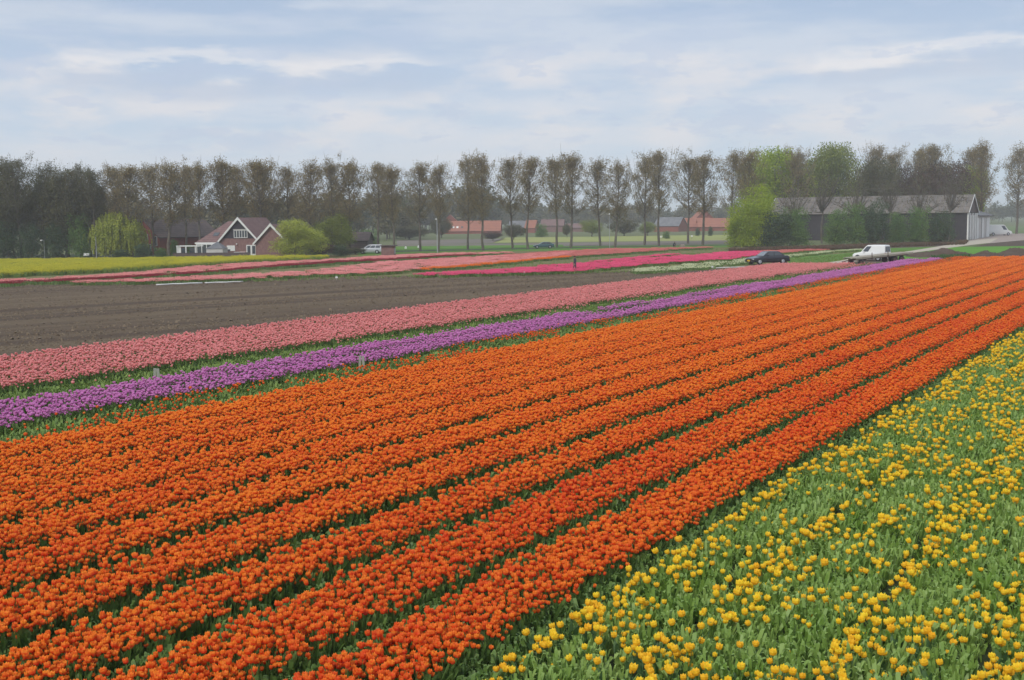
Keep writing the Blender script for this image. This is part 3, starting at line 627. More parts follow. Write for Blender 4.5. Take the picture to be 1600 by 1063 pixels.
# ------------------------------------------------------------------ trees
def leafquads(C, n, spread, size, r, flat=1.0):
    """n little leaf faces scattered round every centre"""
    c = np.repeat(C, n, 0)+np.clip(r.randn(len(C)*n, 3), -1.6, 1.6)*np.array([spread, spread, spread*flat])
    m = len(c); a = r.randn(m, 3); a /= np.linalg.norm(a, axis=1)[:, None]; b = np.cross(a, r.randn(m, 3)); b /= np.linalg.norm(b, axis=1)[:, None]
    s = size*r.uniform(.6, 1.3, m)[:, None]
    return np.stack([c-a*s, c-b*s*.6, c+a*s, c+b*s*.6], 1)
def bez(a, b, c, n):
    t = np.linspace(0, 1, n)[:, None]; return (1-t)**2*a+2*t*(1-t)*b+t*t*c
def poplar_meshes(seed, H=17.0, rad=2.6, leaf='poplar_leaf', n_leaf=12, cb=.26):
    r = np.random.RandomState(seed); mb = MB()
    tz = np.linspace(0, H*.97, 9); tp = np.column_stack([np.cumsum(r.randn(9)*.09), np.cumsum(r.randn(9)*.09), tz]); tp[0, :2] = 0
    mb.tube(tp, list(np.linspace(.24, .03, 9)), 'bark', 7)
    C = []; nb = 54
    lop = r.uniform(0, 6.28)
    for i in range(nb):
        f = (i+r.rand())/nb; z = H*(cb+.06+(.90-cb-.06)*f); ang = i*2.4+r.randn()*.5
        prof = rad*(.50+.62*math.sin(math.pi*min(1, (f*.92+.10)))**.8)*(1-.72*f**2.3)*r.uniform(.72, 1.18)*(1+.15*math.cos(ang-lop))
        rise = prof*(1.0+1.1*f+r.uniform(-.2, .4))+.25
        b0 = np.array([np.interp(z, tz, tp[:, 0]), np.interp(z, tz, tp[:, 1]), z]); d = np.array([math.cos(ang), math.sin(ang), 0])
        pts = bez(b0, b0+d*prof*.75+np.array([0, 0, rise*.3]), b0+d*prof+np.array([0, 0, rise]), 6)
        pts[1:] += r.randn(5, 3)*.08
        mb.tube(pts, list(np.linspace(.055, .012, 6)), 'bark', 3)
        for j in range(7):
            t = r.uniform(.2, 1); q = pts[int(t*5)]; dd = r.randn(3)*.45+np.array([0, 0, .75])+d*.2; e = q+dd*r.uniform(.5, 1.1)
            mb.tube([q, (q+e)/2+r.randn(3)*.05, e], [.014, .01, .005], 'bark', 3)
            if r.rand() < .92: C += [q+(e-q)*k for k in (.45, .8, 1.05)]
    C = np.array(C); keepc = r.rand(len(C)) < np.clip(.25+1.2*vnoise(C[:, 0]*1.3+9, C[:, 2]+C[:, 1], 1.3, seed), .15, 1)
    C = C[keepc]; Q = leafquads(C, n_leaf, .30, .098, r)
    ti = np.repeat(r.rand(len(C)), n_leaf)*.5+r.rand(len(Q))*.5
    return mb.mesh('trunk'), quadmesh('crown', Q, [leaf], tint=ti)
def broad_meshes(seed, H=10., rad=4., leaf='green_leaf', base=.2, n_clump=260, n_leaf=26, spread=.42, size=.17, shape=1.0, trunkr=.22, lobes=7, limbs=8, twigs=True, shell=.45):
    """forked trunk, limbs, and a lobed crown with gaps"""
    r = np.random.RandomState(seed); mb = MB(); hb = H*base
    fork = H*max(.12, base*1.1)
    mb.tube([(0, 0, 0), (r.randn()*.1, r.randn()*.1, fork*.5), (r.randn()*.15, r.randn()*.15, fork)], [trunkr, trunkr*.8, trunkr*.7], 'bark', 7)
    lb = []
    for i in range(lobes):
        a = i*2*math.pi/lobes+r.randn()*.4; zc = hb+(H-hb)*r.uniform(.25, .8); q = rad*r.uniform(.3, .62)
        lb.append((q*math.cos(a), q*math.sin(a), zc, rad*r.uniform(.42, .62)))
    lb.append((r.randn()*.2, r.randn()*.2, H-(H-hb)*.3, rad*.6)); lb.append((0, 0, hb+(H-hb)*.45, rad*.72))
    if base < .02:
        for i in range(6): a = i*1.05+r.rand(); lb.append((rad*.5*math.cos(a), rad*.5*math.sin(a), H*.16, rad*.5)); lb.append((rad*.3*math.cos(a), rad*.3*math.sin(a), H*.4, rad*.55))
    C = []
    while len(C) < n_clump:
        l = lb[r.randint(len(lb))]; d = r.randn(3); d /= np.linalg.norm(d); q = l[3]*(shell+(1-shell)*r.rand()**.5)
        p = np.array([l[0], l[1], l[2]])+d*q*np.array([1, 1, (H-hb)/(2*rad)*shape])
        if p[2] < max(.15, hb*.8) or p[2] > H: continue
        C.append(p)
    C = np.array(C)
    for i in range(limbs):
        e = C[r.randint(len(C))]; s0 = np.array([0, 0, fork]); m = (s0+e)/2+np.array([0, 0, -.2])+r.randn(3)*.3
        pts = bez(s0, m, e, 6); mb.tube(pts, list(np.linspace(trunkr*.5, .02, 6)), 'bark', 4)
        if twigs:
            for j in range(6):
                q = pts[r.randint(2, 6)]; e2 = q+r.randn(3)*np.array([.9, .9, .7])+np.array([0, 0, .5]); mb.tube([q, (q+e2)/2+r.randn(3)*.1, e2], [.03, .02, .008], 'bark', 3)
    Q = leafquads(C, n_leaf, spread, size, r)
    Q = Q[Q[:, :, 2].min(1) > .03]
    ti = np.clip(vnoise(Q[:, 0, 0]*1.0+20, Q[:, 0, 2]+Q[:, 0, 1], rad*.35, seed)*.7+r.rand(len(Q))*.4-.05, 0, 1)
    return mb.mesh('trunk'), quadmesh('crown', Q, [leaf], tint=ti)
def willow_meshes(seed, H=7.5, rad=4.0, leaf='willow_leaf'):
    r = np.random.RandomState(seed); mb = MB(); mb.tube([(0, 0, 0), (.1, 0, 1.4), (.05, .1, 2.4)], [.32, .26, .22], 'bark', 8)
    Q = []
    for i in range(46):
        a = i*2.4; q = rad*math.sqrt((i+.5)/46)*r.uniform(.85, 1.1); top = H-(H*.46)*(q/rad)**2.2*r.uniform(.75, 1.1)
        e = np.array([q*math.cos(a), q*math.sin(a), top]); pts = bez(np.array([0, 0, 2.2]), np.array([e[0]*.35, e[1]*.35, top*1.05]), e, 6)
        mb.tube(pts, list(np.linspace(.09, .02, 6)), 'bark', 4)
        for k in range(26):
            s = pts[r.randint(3, 6)]+r.randn(3)*np.array([.4, .4, .2]); ln = s[2]-r.uniform(.3, H*.5); ln = max(.6, min(ln, s[2]-.3)); m = max(6, int(ln*9))
            tt = np.linspace(0, 1, m)[:, None]; ax = s+np.column_stack([np.sin(tt*1.5)*e[0]/rad*.35, np.sin(tt*1.5)*e[1]/rad*.35, -tt*ln]); ax += r.randn(m, 3)*.05
            w = np.array([math.cos(r.rand()*6.3), 0, 0]); ang = r.rand(m)*6.28; wv = np.column_stack([np.cos(ang), np.sin(ang), np.zeros(m)])*.11; hv = np.array([0, 0, .15])
            Q.append(np.stack([ax-hv, ax+wv, ax+hv, ax-wv], 1))
    Q = np.concatenate(Q); ti = np.clip(r.rand(len(Q))*.5+.5*vnoise(Q[:, 0, 0]+30, Q[:, 0, 2], 1.2, seed), 0, 1)
    return mb.mesh('trunk'), quadmesh('crown', Q, [leaf], tint=ti)
def plant(name, meshes, xy, h, h0, label, cat, group=None, wide=1.0, rz=None, crown='crown', lean=0):
    root = empty(name, (xy[0], xy[1], 0), rs.rand()*6.28 if rz is None else rz)
    link('trunk' if cat != 'shrub' else 'stem', meshes[0], root); link(crown, meshes[1], root)
    root.rotation_euler = (rs.randn()*lean, rs.randn()*lean, root.rotation_euler.z)
    s = h/h0; root.scale = (s*wide, s*wide, s); tag(root, label, cat, group); return root

PV = [poplar_meshes(i, rad=(3.0, 3.3, 3.6, 3.0, 3.4, 2.8, 3.5, 2.8, 3.2)[i], cb=(.26, .22, .28, .3, .25, .20, .27, .24, .31)[i]) for i in range(9)]
PD = [poplar_meshes(60+i, rad=3.3+.3*i, cb=.2, leaf='olive_leaf', n_leaf=10) for i in range(2)]
front = [(35, 404), (278, 401), (483, 398), (616, 395.5), (685, 394), (755, 392), (825, 390), (892, 388.5), (961, 387), (1030, 385), (1098, 383), (1150, 382), (1240, 374), (1375, 371), (1445, 371), (1530, 370), (1600, 368)]
fy = lambda x: float(np.interp(x, [a for a, b in front], [b for a, b in front]))
pl = [(14, 252, 0), (35, 249, 1), (72, 258, 0), (105, 264, 1), (128, 262, 0), (150, 264, 1), (182, 262, 0), (208, 260, 1), (243, 259, 0), (264, 255, 1), (290, 262, 0), (312, 258, 1), (348, 248, 1), (372, 260, 0), (405, 251, 1), (418, 260, 0), (452, 258, 0), (483, 252, 1), (522, 254, 0), (548, 252, 1), (592, 256, 0), (616, 262, 1), (657, 257, 0), (685, 256, 1), (731, 244, 0), (755, 241, 1), (801, 249, 0), (825, 247, 1), (870, 248, 0), (892, 243, 1), (938, 249, 0), (961, 252, 1), (1007, 242, 0), (1030, 239, 1), (1075, 246, 0), (1098, 240, 1), (1142, 238, 0), (1163, 236, 1), (1228, 231, 0), (1250, 235, 1), (1372, 231, 0), (1392, 238, 1), (1432, 230, 0), (1455, 227, 1), (1516, 232, 0), (1533, 222, 1), (1588, 228, 0), (1612, 224, 1), (1650, 228, 0)]
nl_, nr_ = [p for p in pl if p[0] < 600][::-1], [p for p in pl if 600 < p[0] < 1170]
rightp = {1228: 'poplar behind the bright green tree at the left end of the barn', 1250: 'poplar top peeping out above the bright green trees', 1372: 'brown poplar behind the middle of the barn, left one of its pair', 1392: 'brown poplar behind the middle of the barn, right one of its pair', 1432: 'tall brown poplar behind the right part of the barn, left one', 1455: 'tall brown poplar behind the right part of the barn, right one', 1516: 'shorter poplar just behind the lime bush at the barn end', 1533: 'tallest poplar, rising over the white annex of the barn', 1588: 'poplar standing past the white delivery van at the right edge', 1612: 'poplar cut by the right edge of the picture', 1650: 'outermost poplar, beyond the right edge'}
for i, (x, top, fr) in enumerate(pl):
    by = fy(x)-(0 if fr else 2.6); q = P(x, by); h = zat(q[0], q[1], top)
    if x < 600: lab = ['poplar just left of the little brick hut', 'poplar next but one left of the little brick hut'][nl_.index((x, top, fr))] if nl_.index((x, top, fr)) < 2 else '%s poplar to the left of the little brick hut' % ordw[nl_.index((x, top, fr))]
    elif x < 1170: lab = '%s poplar to the right of the little brick hut, %s row' % (ordw[nr_.index((x, top, fr))], 'front' if fr else 'back')
    else: lab = rightp[x]
    plant('poplar_tree', PD[i % 2] if x < 160 else PV[(i*5+(i//9)) % 9], q, h, 17.0, lab, 'poplar tree', 'poplars in the long double row', wide=rs.uniform(.88, 1.16)*(1.15 if x < 600 else 1.0), lean=.022)

B = {}
def tmpl(key, *a, **k):
    if key not in B: B[key] = (broad_meshes(*a, **k), k.get('H', 10.), k.get('rad', 4.))
    return B[key]
def putree(key, x, by, top, wpx, label, cat='tree', group=None, name='broadleaf_tree'):
    (ms, H, rad) = B[key]; q = P(x, by); h = zat(q[0], q[1], top)*(1.12 if cat == 'shrub' else 1); pm = FPX/math.hypot(q[1], 0)
    return plant(name, ms, q, h, H, label, cat, group, wide=(wpx/pm/2/rad)/(h/H))
tmpl('limeg', 34, leaf='lime_leaf', base=.0, n_clump=620, n_leaf=44, limbs=8, size=.11)
tmpl('lime', 21, leaf='lime_leaf', base=.10, n_clump=900, n_leaf=46, size=.105, limbs=10)
tmpl('green', 22, leaf='green_leaf', base=.14, n_clump=850, n_leaf=42, size=.105, limbs=10)
tmpl('green2', 23, leaf='green_leaf', base=.18, n_clump=420, n_leaf=28, limbs=12, spread=.5, size=.13)
tmpl('olive', 24, leaf='olive_leaf', base=.2, n_clump=360, n_leaf=28, limbs=12, size=.13)
tmpl('olivedense', 25, leaf='olive_leaf', base=.12, n_clump=420, n_leaf=30, limbs=12)
tmpl('plum', 26, leaf='plum_leaf', base=.15, n_clump=480, n_leaf=34, limbs=9, size=.13)
tmpl('bare', 27, leaf='olive_leaf', base=.34, n_clump=130, n_leaf=4, limbs=26, spread=.5, size=.13, trunkr=.2)
tmpl('bare2', 28, leaf='olive_leaf', base=.38, n_clump=130, n_leaf=4, limbs=26, spread=.5, size=.13, trunkr=.18)
tmpl('dark', 29, leaf='dark_leaf', base=.0, n_clump=300, n_leaf=30, limbs=4, spread=.45, size=.16, twigs=False)
tmpl('shrub', 30, leaf='shrub_leaf', base=.0, n_clump=300, n_leaf=30, limbs=4, spread=.45, size=.16, twigs=False)
tmpl('shrub2', 31, leaf='dark_leaf', base=.0, n_clump=260, n_leaf=30, limbs=4, spread=.5, size=.17, twigs=False, lobes=5)
tmpl('limeb', 32, leaf='lime_leaf', base=.0, n_clump=300, n_leaf=30, limbs=4, spread=.5, size=.17, twigs=False)
tmpl('willowg', 33, leaf='willow_leaf', base=.06, n_clump=620, n_leaf=30, limbs=6, size=.13)
# dark trees at the left edge
for x, by, top, w, k, lab in [(-30, 404, 262, 95, 'olivedense', 'dark tree just outside the left edge'), (22, 403.5, 268, 80, 'olivedense', 'leftmost dark olive tree, cut by the left edge'), (70, 403, 276, 66, 'olive', 'dark olive tree between the two tallest at the left edge'), (108, 402.5, 270, 84, 'olivedense', 'broad dark olive tree left of the weeping willow'), (142, 402, 286, 50, 'olive', 'slim dark olive tree right behind the weeping willow')]:
    putree(k, x, by, top, w, lab, group='dark trees at the left edge')
for i, (x, by, top, w, k, lab) in enumerate([(6, 404.5, 345, 60, 'dark', 'black green shrub at the left edge under the trees'), (50, 404, 352, 48, 'shrub2', 'black green shrub beside the leftmost pale trunk'), (88, 403.5, 350, 44, 'dark', 'dark shrub under the middle of the left trees'), (125, 403, 342, 42, 'shrub', 'green shrub under the trees close to the willow'), (-45, 404.8, 340, 60, 'shrub2', 'dark shrub outside the left edge')]):
    putree(k, x, by, top, w, lab, 'shrub', 'shrubs under the left trees', 'evergreen_shrub')
WM = willow_meshes(41)
q = P(184, 402); h = zat(q[0], q[1], 333); plant('weeping_willow', WM, q, h, 7.5, 'yellow green weeping willow beside the red brick house', 'willow', wide=1.12)
putree('willowg', 466, 404, 344, 80, 'bright yellow green tree right of the brown brick house', name='small_willow')
putree('green2', 528, 397.5, 333, 62, 'soft green tree between the yellow green tree and the silver car')
putree('green', 505, 396, 349, 30, 'small fresh green tree seen behind the yellow green tree')
putree('shrub', 577, 391, 362, 36, 'hazy green bush behind the silver car', 'shrub', name='round_bush')
for x, by, top, w, k, nm, lab in [(224, 404.5, 382, 34, 'dark', 'evergreen_shrub', 'round blue green shrub in front of the red brick house'), (190, 404.5, 391, 34, 'dark', 'evergreen_shrub', 'low dark shrub at the foot of the willow'),
        (252, 403.5, 389, 26, 'shrub', 'round_bush', 'low bush right of the blue green shrub'), (273, 400, 377, 18, 'shrub', 'round_bush', 'round green bush before the pale garage wall'), (296, 400.5, 384, 20, 'shrub', 'round_bush', 'green bush behind the white pergola'),
        (420, 402.3, 392.5, 19, 'limeb', 'round_bush', 'bright green clipped bush under the side gable'), (441, 402, 393.8, 16, 'limeb', 'round_bush', 'smaller bright green clipped bush right of the other'),
        (462, 402, 389.5, 34, 'dark', 'evergreen_shrub', 'dark shrub at the foot of the yellow green tree'), (505, 401.5, 384, 34, 'plum', 'round_bush', 'greyish brown bush at the right end of the rape field'), (532, 401, 383, 34, 'shrub2', 'evergreen_shrub', 'dark green bush at the corner of the rape field'), (492, 400, 378, 26, 'shrub', 'round_bush', 'green bush behind the greyish brown bush'), (556, 397.8, 388, 36, 'olivedense', 'round_bush', 'low olive bush left of the silver car')]:
    putree(k, x, by, top, w, lab, 'shrub', None, nm)
for x, by, top, w, k, lab in [(803, 374.5, 350, 34, 'olivedense', 'hazy bush at the right end of the long orange roof'), (846, 371, 350, 22, 'shrub', 'hazy bush right of the small orange roofed house'), (886, 371, 352, 16, 'olivedense', 'hazy bush right of the pinkish house'), (925, 370, 343, 40, 'green2', 'pale green far tree left of the thin pale lamp'), (975, 369, 342, 44, 'olivedense', 'grey green far tree behind the plastic tunnel'), (1012, 368.5, 346, 30, 'green2', 'far tree left of the grey roofed farmhouse'), (1041, 373.5, 362, 14, 'shrub', 'dark bush before the grey roofed farmhouse'), (1090, 369, 357, 9, 'dark', 'small dark conifer before the orange barn'), (1110, 369, 355, 9, 'dark', 'right small dark conifer before the orange barn'), (770, 376, 363, 34, 'plum', 'brownish hedge clump under the long orange roof'), (690, 372, 340, 36, 'olivedense', 'far tree at the left end of the long orange roof'), (640, 375, 352, 60, 'olivedense', 'hazy far bushes behind the brick hut')]:
    putree(k, x, by, top, w, lab, 'tree' if w > 20 else 'shrub', 'trees round the far farms', 'far_tree' if w > 20 else 'far_shrub')
# trees round the barn
for x, by, top, w, k, nm, lab in [
        (1178, 386, 288, 88, 'limeg', 'broadleaf_tree', 'yellow green tree reaching the ground at the left end of the barn copse'),
        (1150, 386, 335, 34, 'limeb', 'round_bush', 'yellow green bush at the outer left foot of the barn copse'),
        (1214, 373, 236, 122, 'lime', 'broadleaf_tree', 'bright lime green tree at the left end of the barn'),
        (1292, 371, 229, 104, 'green', 'broadleaf_tree', 'tallest fresh green tree behind the barn'),
        (1250, 372, 262, 70, 'green2', 'broadleaf_tree', 'dull green tree between the two bright ones'),
        (1338, 371, 252, 66, 'green2', 'broadleaf_tree', 'olive green tree behind the barn right of the tallest one'),
        (1376, 372, 250, 80, 'olive', 'broadleaf_tree', 'brownish olive tree behind the middle of the barn'),
        (1420, 371, 262, 74, 'plum', 'broadleaf_tree', 'dark brown tree behind the barn'),
        (1470, 371, 258, 84, 'plum', 'broadleaf_tree', 'dark copper tree behind the right half of the barn'),
        (1448, 370, 256, 60, 'olive', 'broadleaf_tree', 'brownish green tree between the dark ones'),
        (1505, 368, 254, 46, 'plum', 'broadleaf_tree', 'dark tree at the right end of the barn roof'),
        (1520, 369, 262, 40, 'lime', 'broadleaf_tree', 'lime green young tree over the end of the barn')]:
    putree(k, x, by, top, w, lab, 'tree' if nm != 'round_bush' else 'shrub', 'copse round the barn', nm)
for x, by, top, w, k, lab in [(1240, 382, 272, 74, 'bare', 'thin leaning tree in front of the left end of the barn'), (1284, 381, 262, 72, 'bare2', 'sparse tree before the barn, above the dark doorway'), (1337, 381, 260, 74, 'bare', 'sparse forked tree before the middle of the barn'), (1390, 380, 264, 70, 'bare2', 'sparse tree before the barn right of the middle'), (1436, 380, 268, 60, 'bare', 'sparse tree before the right half of the barn'), (1484, 379, 262, 66, 'bare2', 'sparse tree with a pale trunk near the right end of the barn')]:
    putree(k, x, by, top, w, lab, 'tree', 'bare trees before the barn', 'sparse_tree')
for x, by, top, w, k, lab in [(1212, 386.5, 330, 60, 'shrub2', 'dark shrub at the left end of the barn wall'), (1243, 386, 332, 52, 'shrub', 'green shrub left of the dark doorway of the barn'), (1304, 384.5, 334, 42, 'shrub', 'shrub just right of the dark doorway'), (1334, 384, 325, 46, 'shrub', 'second shrub right of the dark doorway'), (1368, 383.5, 319, 46, 'dark', 'tallest dark shrub before the middle of the barn'), (1402, 383, 338, 42, 'shrub', 'shrub right of the tallest dark one'), (1434, 382.5, 330, 42, 'shrub', 'shrub before the right half of the barn'), (1470, 382, 335, 46, 'dark', 'last dark shrub before the bare end of the barn wall')]:
    putree(k, x, by, top, w, lab, 'shrub', 'shrubs along the barn wall', 'evergreen_shrub')
# far wood: one mass
r_ = np.random.RandomState(3); fm = broad_meshes(51, H=10., rad=4.2, leaf='far_leaf', base=.12, n_clump=110, n_leaf=9, spread=.7, size=.42, limbs=5, twigs=False)[1]
fv = [tuple(v.co) for v in fm.vertices]; ff = [tuple(p.vertices) for p in fm.polygons]
fv2 = fv+[(.15, 0, 0), (-.1, .13, 0), (-.1, -.13, 0), (.1, 0, 4), (-.07, .1, 4), (-.07, -.1, 4)]; k = len(fv); ff2 = ff+[(k, k+1, k+4, k+3), (k+1, k+2, k+5, k+4), (k+2, k, k+3, k+5)]
t_far = dict(v=fv2, f=ff2, m=[0]*len(ff)+[1]*3, mats=['far_leaf_i', 'bark'], hgt=np.zeros(len(fv2)))
def wood(x0, x1, d0, d1, n, h0, h1, label):
    d = rs.uniform(d0, d1, n); x = rs.uniform(x0, x1, n); X = (x-800)/FPX*d
    h = rs.uniform(h0, h1, n)*(.75+.5*vnoise(X+900, d*0, 35, int(n))); w = h*rs.uniform(.8, 1.25, n)
    o = scatter('distant_wood', t_far, np.column_stack([X, d]), np.column_stack([np.zeros(n), np.zeros(n), rs.rand(n)*6.28]), np.column_stack([w/10, w/10, h/10]), rs.rand(n)); tag(o, label, 'wood', None, 'stuff')
wood(-350, 640, 330, 420, 150, 9, 14, 'hazy trees massed behind the houses on the left')
wood(560, 760, 520, 640, 60, 12, 18, 'hazy wood behind the brick hut and the first orange roof')
wood(760, 1200, 640, 820, 130, 9, 14, 'pale distant wood beyond the far farm houses')
wood(1180, 2100, 700, 900, 150, 9, 14, 'pale distant wood seen past the white van')
wood(-400, 2200, 1300, 1700, 260, 12, 20, 'farthest faint tree line on the horizon')
#PART3
# ------------------------------------------------------------------ buildings
def gable(root, w, d, eave, ridge, wall, roof, over=.3, th=.14, x0=0, y0=0, verge=None, wname='wall'):
    """gable faces local -y, ridge runs along y"""
    b = MB(); h = w/2
    b.add([(x0-h, y0, 0), (x0+h, y0, 0), (x0+h, y0, eave), (x0, y0, ridge), (x0-h, y0, eave), (x0-h, y0+d, 0), (x0+h, y0+d, 0), (x0+h, y0+d, eave), (x0, y0+d, ridge), (x0-h, y0+d, eave)],
          [(0, 1, 2, 3, 4), (6, 5, 9, 8, 7), (1, 6, 7, 2), (5, 0, 4, 9)], wall)
    wo = b.build(wname, root)
    sl = (ridge-eave)/h; b = MB()
    for s in (-1, 1):
        q = [(x0, y0-over, ridge+.03), (x0+s*(h+over), y0-over, eave-sl*over+.03), (x0+s*(h+over), y0+d+over, eave-sl*over+.03), (x0, y0+d+over, ridge+.03)]
        b.slab(q if s > 0 else q[::-1], th, roof)
    ro = b.build('roof', root)
    if verge:
        b = MB(); k = .22
        for s in (-1, 1):
            a = (x0, y0-over-.05, ridge+th+.10); e = (x0+s*(h+over+.05), y0-over-.05, eave-sl*over+th+.02)
            q = [a, e, (e[0], e[1], e[2]-k-.12), (a[0], a[1], a[2]-k-.22)]
            b.slab(q if s < 0 else q[::-1], .06, verge)
        b.build('verge_board', root)
    return wo, ro
def window(root, x0, x1, z0, z1, y, nx=2, fr=.08, frame='white_paint', glass='window', name='window', nrm=(0, -1)):
    b = MB(); b.box(((x0+x1)/2, y-.02, z0+fr/2), (x1-x0, .08, fr), frame); b.box(((x0+x1)/2, y-.02, z1-fr/2), (x1-x0, .08, fr), frame)
    for i in range(nx+1): b.box((x0+fr/2+(x1-x0-fr)*i/nx, y-.021, (z0+z1)/2), (fr, .084, z1-z0-2*fr-.004), frame)
    o = b.build(name, root)
    for i in range(nx):
        p = MB(); a = x0+fr+(x1-x0-fr)*i/nx; e = x0+(x1-x0-fr)*(i+1)/nx; p.box(((a+e)/2, y-.005, (z0+z1)/2), (e-a-.004, .03, z1-z0-2*fr-.004), glass); p.build('pane', o)
    return o
D0 = 188.0
hp = XY(374, D0); rt_ = empty('brown_brick_house', (hp[0], hp[1], 0), R(-13)); tag(rt_, 'brown brick house with white edged steep gable behind the rape field', 'house')
az = zat(hp[0], hp[1], 341.5); EV = 2.35
wo, ro = gable(rt_, 7.0, 9.5, EV, az, 'brick_brown', 'tile_brown', .3, verge='white_paint')
b = MB(); zb = zat(hp[0], hp[1], 372.5); hw = 3.5*(az-zb)/(az-EV)
b.slab([(-hw+.1, -.02, zb), (hw-.1, -.02, zb), (0, -.02, az-.1)], .05, 'dark_board'); b.build('gable_boards', rt_)
window(rt_, -.8, 1.45, zb+.05, zb+1.25, -.10, 5)
b = MB(); b.box((.32, -.12, zb+1.32), (2.4, .18, .12), 'cream_wall'); b.build('blind_box', rt_)
b = MB(); zz = 1.15
for k in range(7): b.box((-1.4, -.05, zz+.12*k), (1.35, .06, .115), 'white_paint')
b.build('roller_shutter', rt_)
b = MB(); b.box((-1.75, -.09, zz+.05), (.5, .02, .28), 'window'); b.build('pane', rt_)
b = MB(); b.box((2.0, -.06, 1.0), (1.6, .1, 2.0), 'white_paint'); o = b.build('garden_door', rt_)
for k in (-.38, .42):
    b = MB(); b.box((2.0+k, -.13, 1.25), (.5, .03, 1.2), 'window'); b.build('pane', o)
b = MB(); b.tube([(-.35, -.1, 2.15), (-.35, -.3, 2.15)], .09, 'plastic', 8); b.build('wall_lamp', rt_)
# left wing with a hipped end
b = MB(); b.box((-5.2, 4.3, EV/2), (3.5, 7.2, EV-.02), 'brick_brown'); b.build('wing_wall', rt_)
zr = zat(hp[0]-2, hp[1]+4.4, 347)
b = MB()
E0, E1, F0, F1 = (-7.35, .1, EV), (-2.9, .1, EV), (-7.35, 8.4, EV), (-2.9, 8.4, EV); R0, R1 = (-3.75, 4.25, zr), (-.2, 4.25, zr)
b.slab([E0, (-3.4, .1, EV), (-.4, 4.25, zr), R0], .12, 'tile_brown'); b.slab([F0, E0, R0], .12, 'tile_brown'); b.slab([(-.4, 8.4, EV), F0, R0, R1], .12, 'tile_brown')
ro2 = b.build('wing_roof', rt_)
b = MB(); b.box((-5.5, .0, EV-.05), (3.9, .14, .24), 'white_paint'); b.build('gutter_board', rt_)
b = MB(); fx = lambda u, v: Vector(E0)+(Vector((-3.4, .1, EV))-Vector(E0))*u+(Vector(R0)-Vector(E0))*v
c0 = Vector((-5.0, .1, EV)); up_ = (Vector(R0)-Vector((-3.75, .1, EV))).normalized(); nr = Vector((1, 0, 0)).cross(up_)
q = [c0+up_*1.5+nr*.14, c0+Vector((.9, 0, 0))+up_*1.5+nr*.14, c0+Vector((.9, 0, 0))+up_*2.35+nr*.14, c0+up_*2.35+nr*.14]
b.slab(q, .06, 'window'); b.build('skylight', rt_)
b = MB()      # conservatory under the left eave
for k in range(5): b.box((-7.0+.83*k, -.32, 1.05), (.1, .1, 2.1), 'white_paint')
b.box((-5.34, -.32, 2.14), (3.5, .14, .12), 'white_paint'); b.box((-5.34, -.32, .3), (3.3, .08, .5), 'white_paint')
o = b.build('conservatory_frame', rt_)
for k in range(4):
    b = MB(); b.box((-6.585+.83*k, -.30, 1.3), (.70, .03, 1.5), 'window'); b.build('pane', o)
# side gable to the right
hp2 = XY(424.5, D0-2.5); g = empty('side_house', (hp2[0], hp2[1], 0), R(-13)); tag(g, 'lower brown brick garage with its own white edged gable, right of the house', 'garage')
gable(g, 5.3, 7.5, 2.35, zat(hp2[0], hp2[1], 351.5), 'brick_brown', 'tile_brown', .28, verge='white_paint')
# garden things in front of it
p = XY(294, D0-7); g = empty('pergola', (p[0], p[1], 0), R(-6)); tag(g, 'white garden pergola standing at the edge of the rape field', 'pergola')
for x in (-1.7, -.35, 1.1): b = MB(); b.box((x, 0, 1.0), (.14, .14, 2.0), 'white_paint'); b.build('post', g)
b = MB(); b.box((0, 0, 2.05), (3.6, .2, .14), 'white_paint'); b.box((0, 1.4, 2.05), (3.6, .12, .14), 'white_paint'); b.build('beam', g)
b = MB(); b.box((-1.4, .06, 1.0), (.5, .05, 1.9), 'white_paint'); b.build('side_panel', g)
b = MB(); b.box((-.98, .9, .95), (.9, .04, 1.6), 'window'); b.box((.35, .9, .95), (1.0, .04, 1.6), 'window'); b.build('pane', g)
p = XY(339, D0-5); g = empty('garden_pavilion', (p[0], p[1], 0), R(-6)); tag(g, 'low white garden pavilion with a grey pyramid roof before the house', 'pavilion')
b = MB(); b.box((0, 0, .8), (2.5, 2.2, 1.6), 'cream_wall'); b.build('wall', g); b = MB(); b.add([(-1.35, -1.2, 1.6), (1.35, -1.2, 1.6), (1.35, 1.2, 1.6), (-1.35, 1.2, 1.6), (.1, 0, 2.65)], [(0, 1, 4), (1, 2, 4), (2, 3, 4), (3, 0, 4), (3, 2, 1, 0)], 'tile_grey'); b.build('roof', g)
p = XY(374, D0-6.5); g = empty('garden_table', (p[0], p[1], 0), R(-4)); tag(g, 'white garden table with a pale pink cloth hanging off its right end', 'table')
b = MB(); b.box((0, 0, 1.05), (1.5, .8, .06), 'plastic'); b.build('table_top', g)
for x in (-.65, .65):
    b = MB(); b.box((x, 0, .51), (.07, .6, 1.02), 'plastic'); b.build('leg', g)
M['pinkcloth'] = mat('pale_pink_cloth', (.66, .5, .47), .9)
b = MB(); b.slab([(.45, -.43, .3), (.8, -.43, .2), (1.0, -.45, 1.12), (.1, -.45, 1.10)], .03, 'pinkcloth'); b.box((.5, 0, 1.1), (.9, .86, .03), 'pinkcloth'); b.build('cloth', g)
p = XY(345, D0-8.2); g = empty('garden_wall', (p[0], p[1], 0), R(-3)); tag(g, 'low dark brick garden wall between the houses and the rape field', 'wall')
b = MB(); b.box((-1.4, 0, .5), (11.5, .22, 1.0), 'tile_dark'); b.build('wall_body', g); b = MB(); b.box((-1.4, 0, 1.03), (11.6, .3, .06), 'tile_dark'); b.build('coping', g)
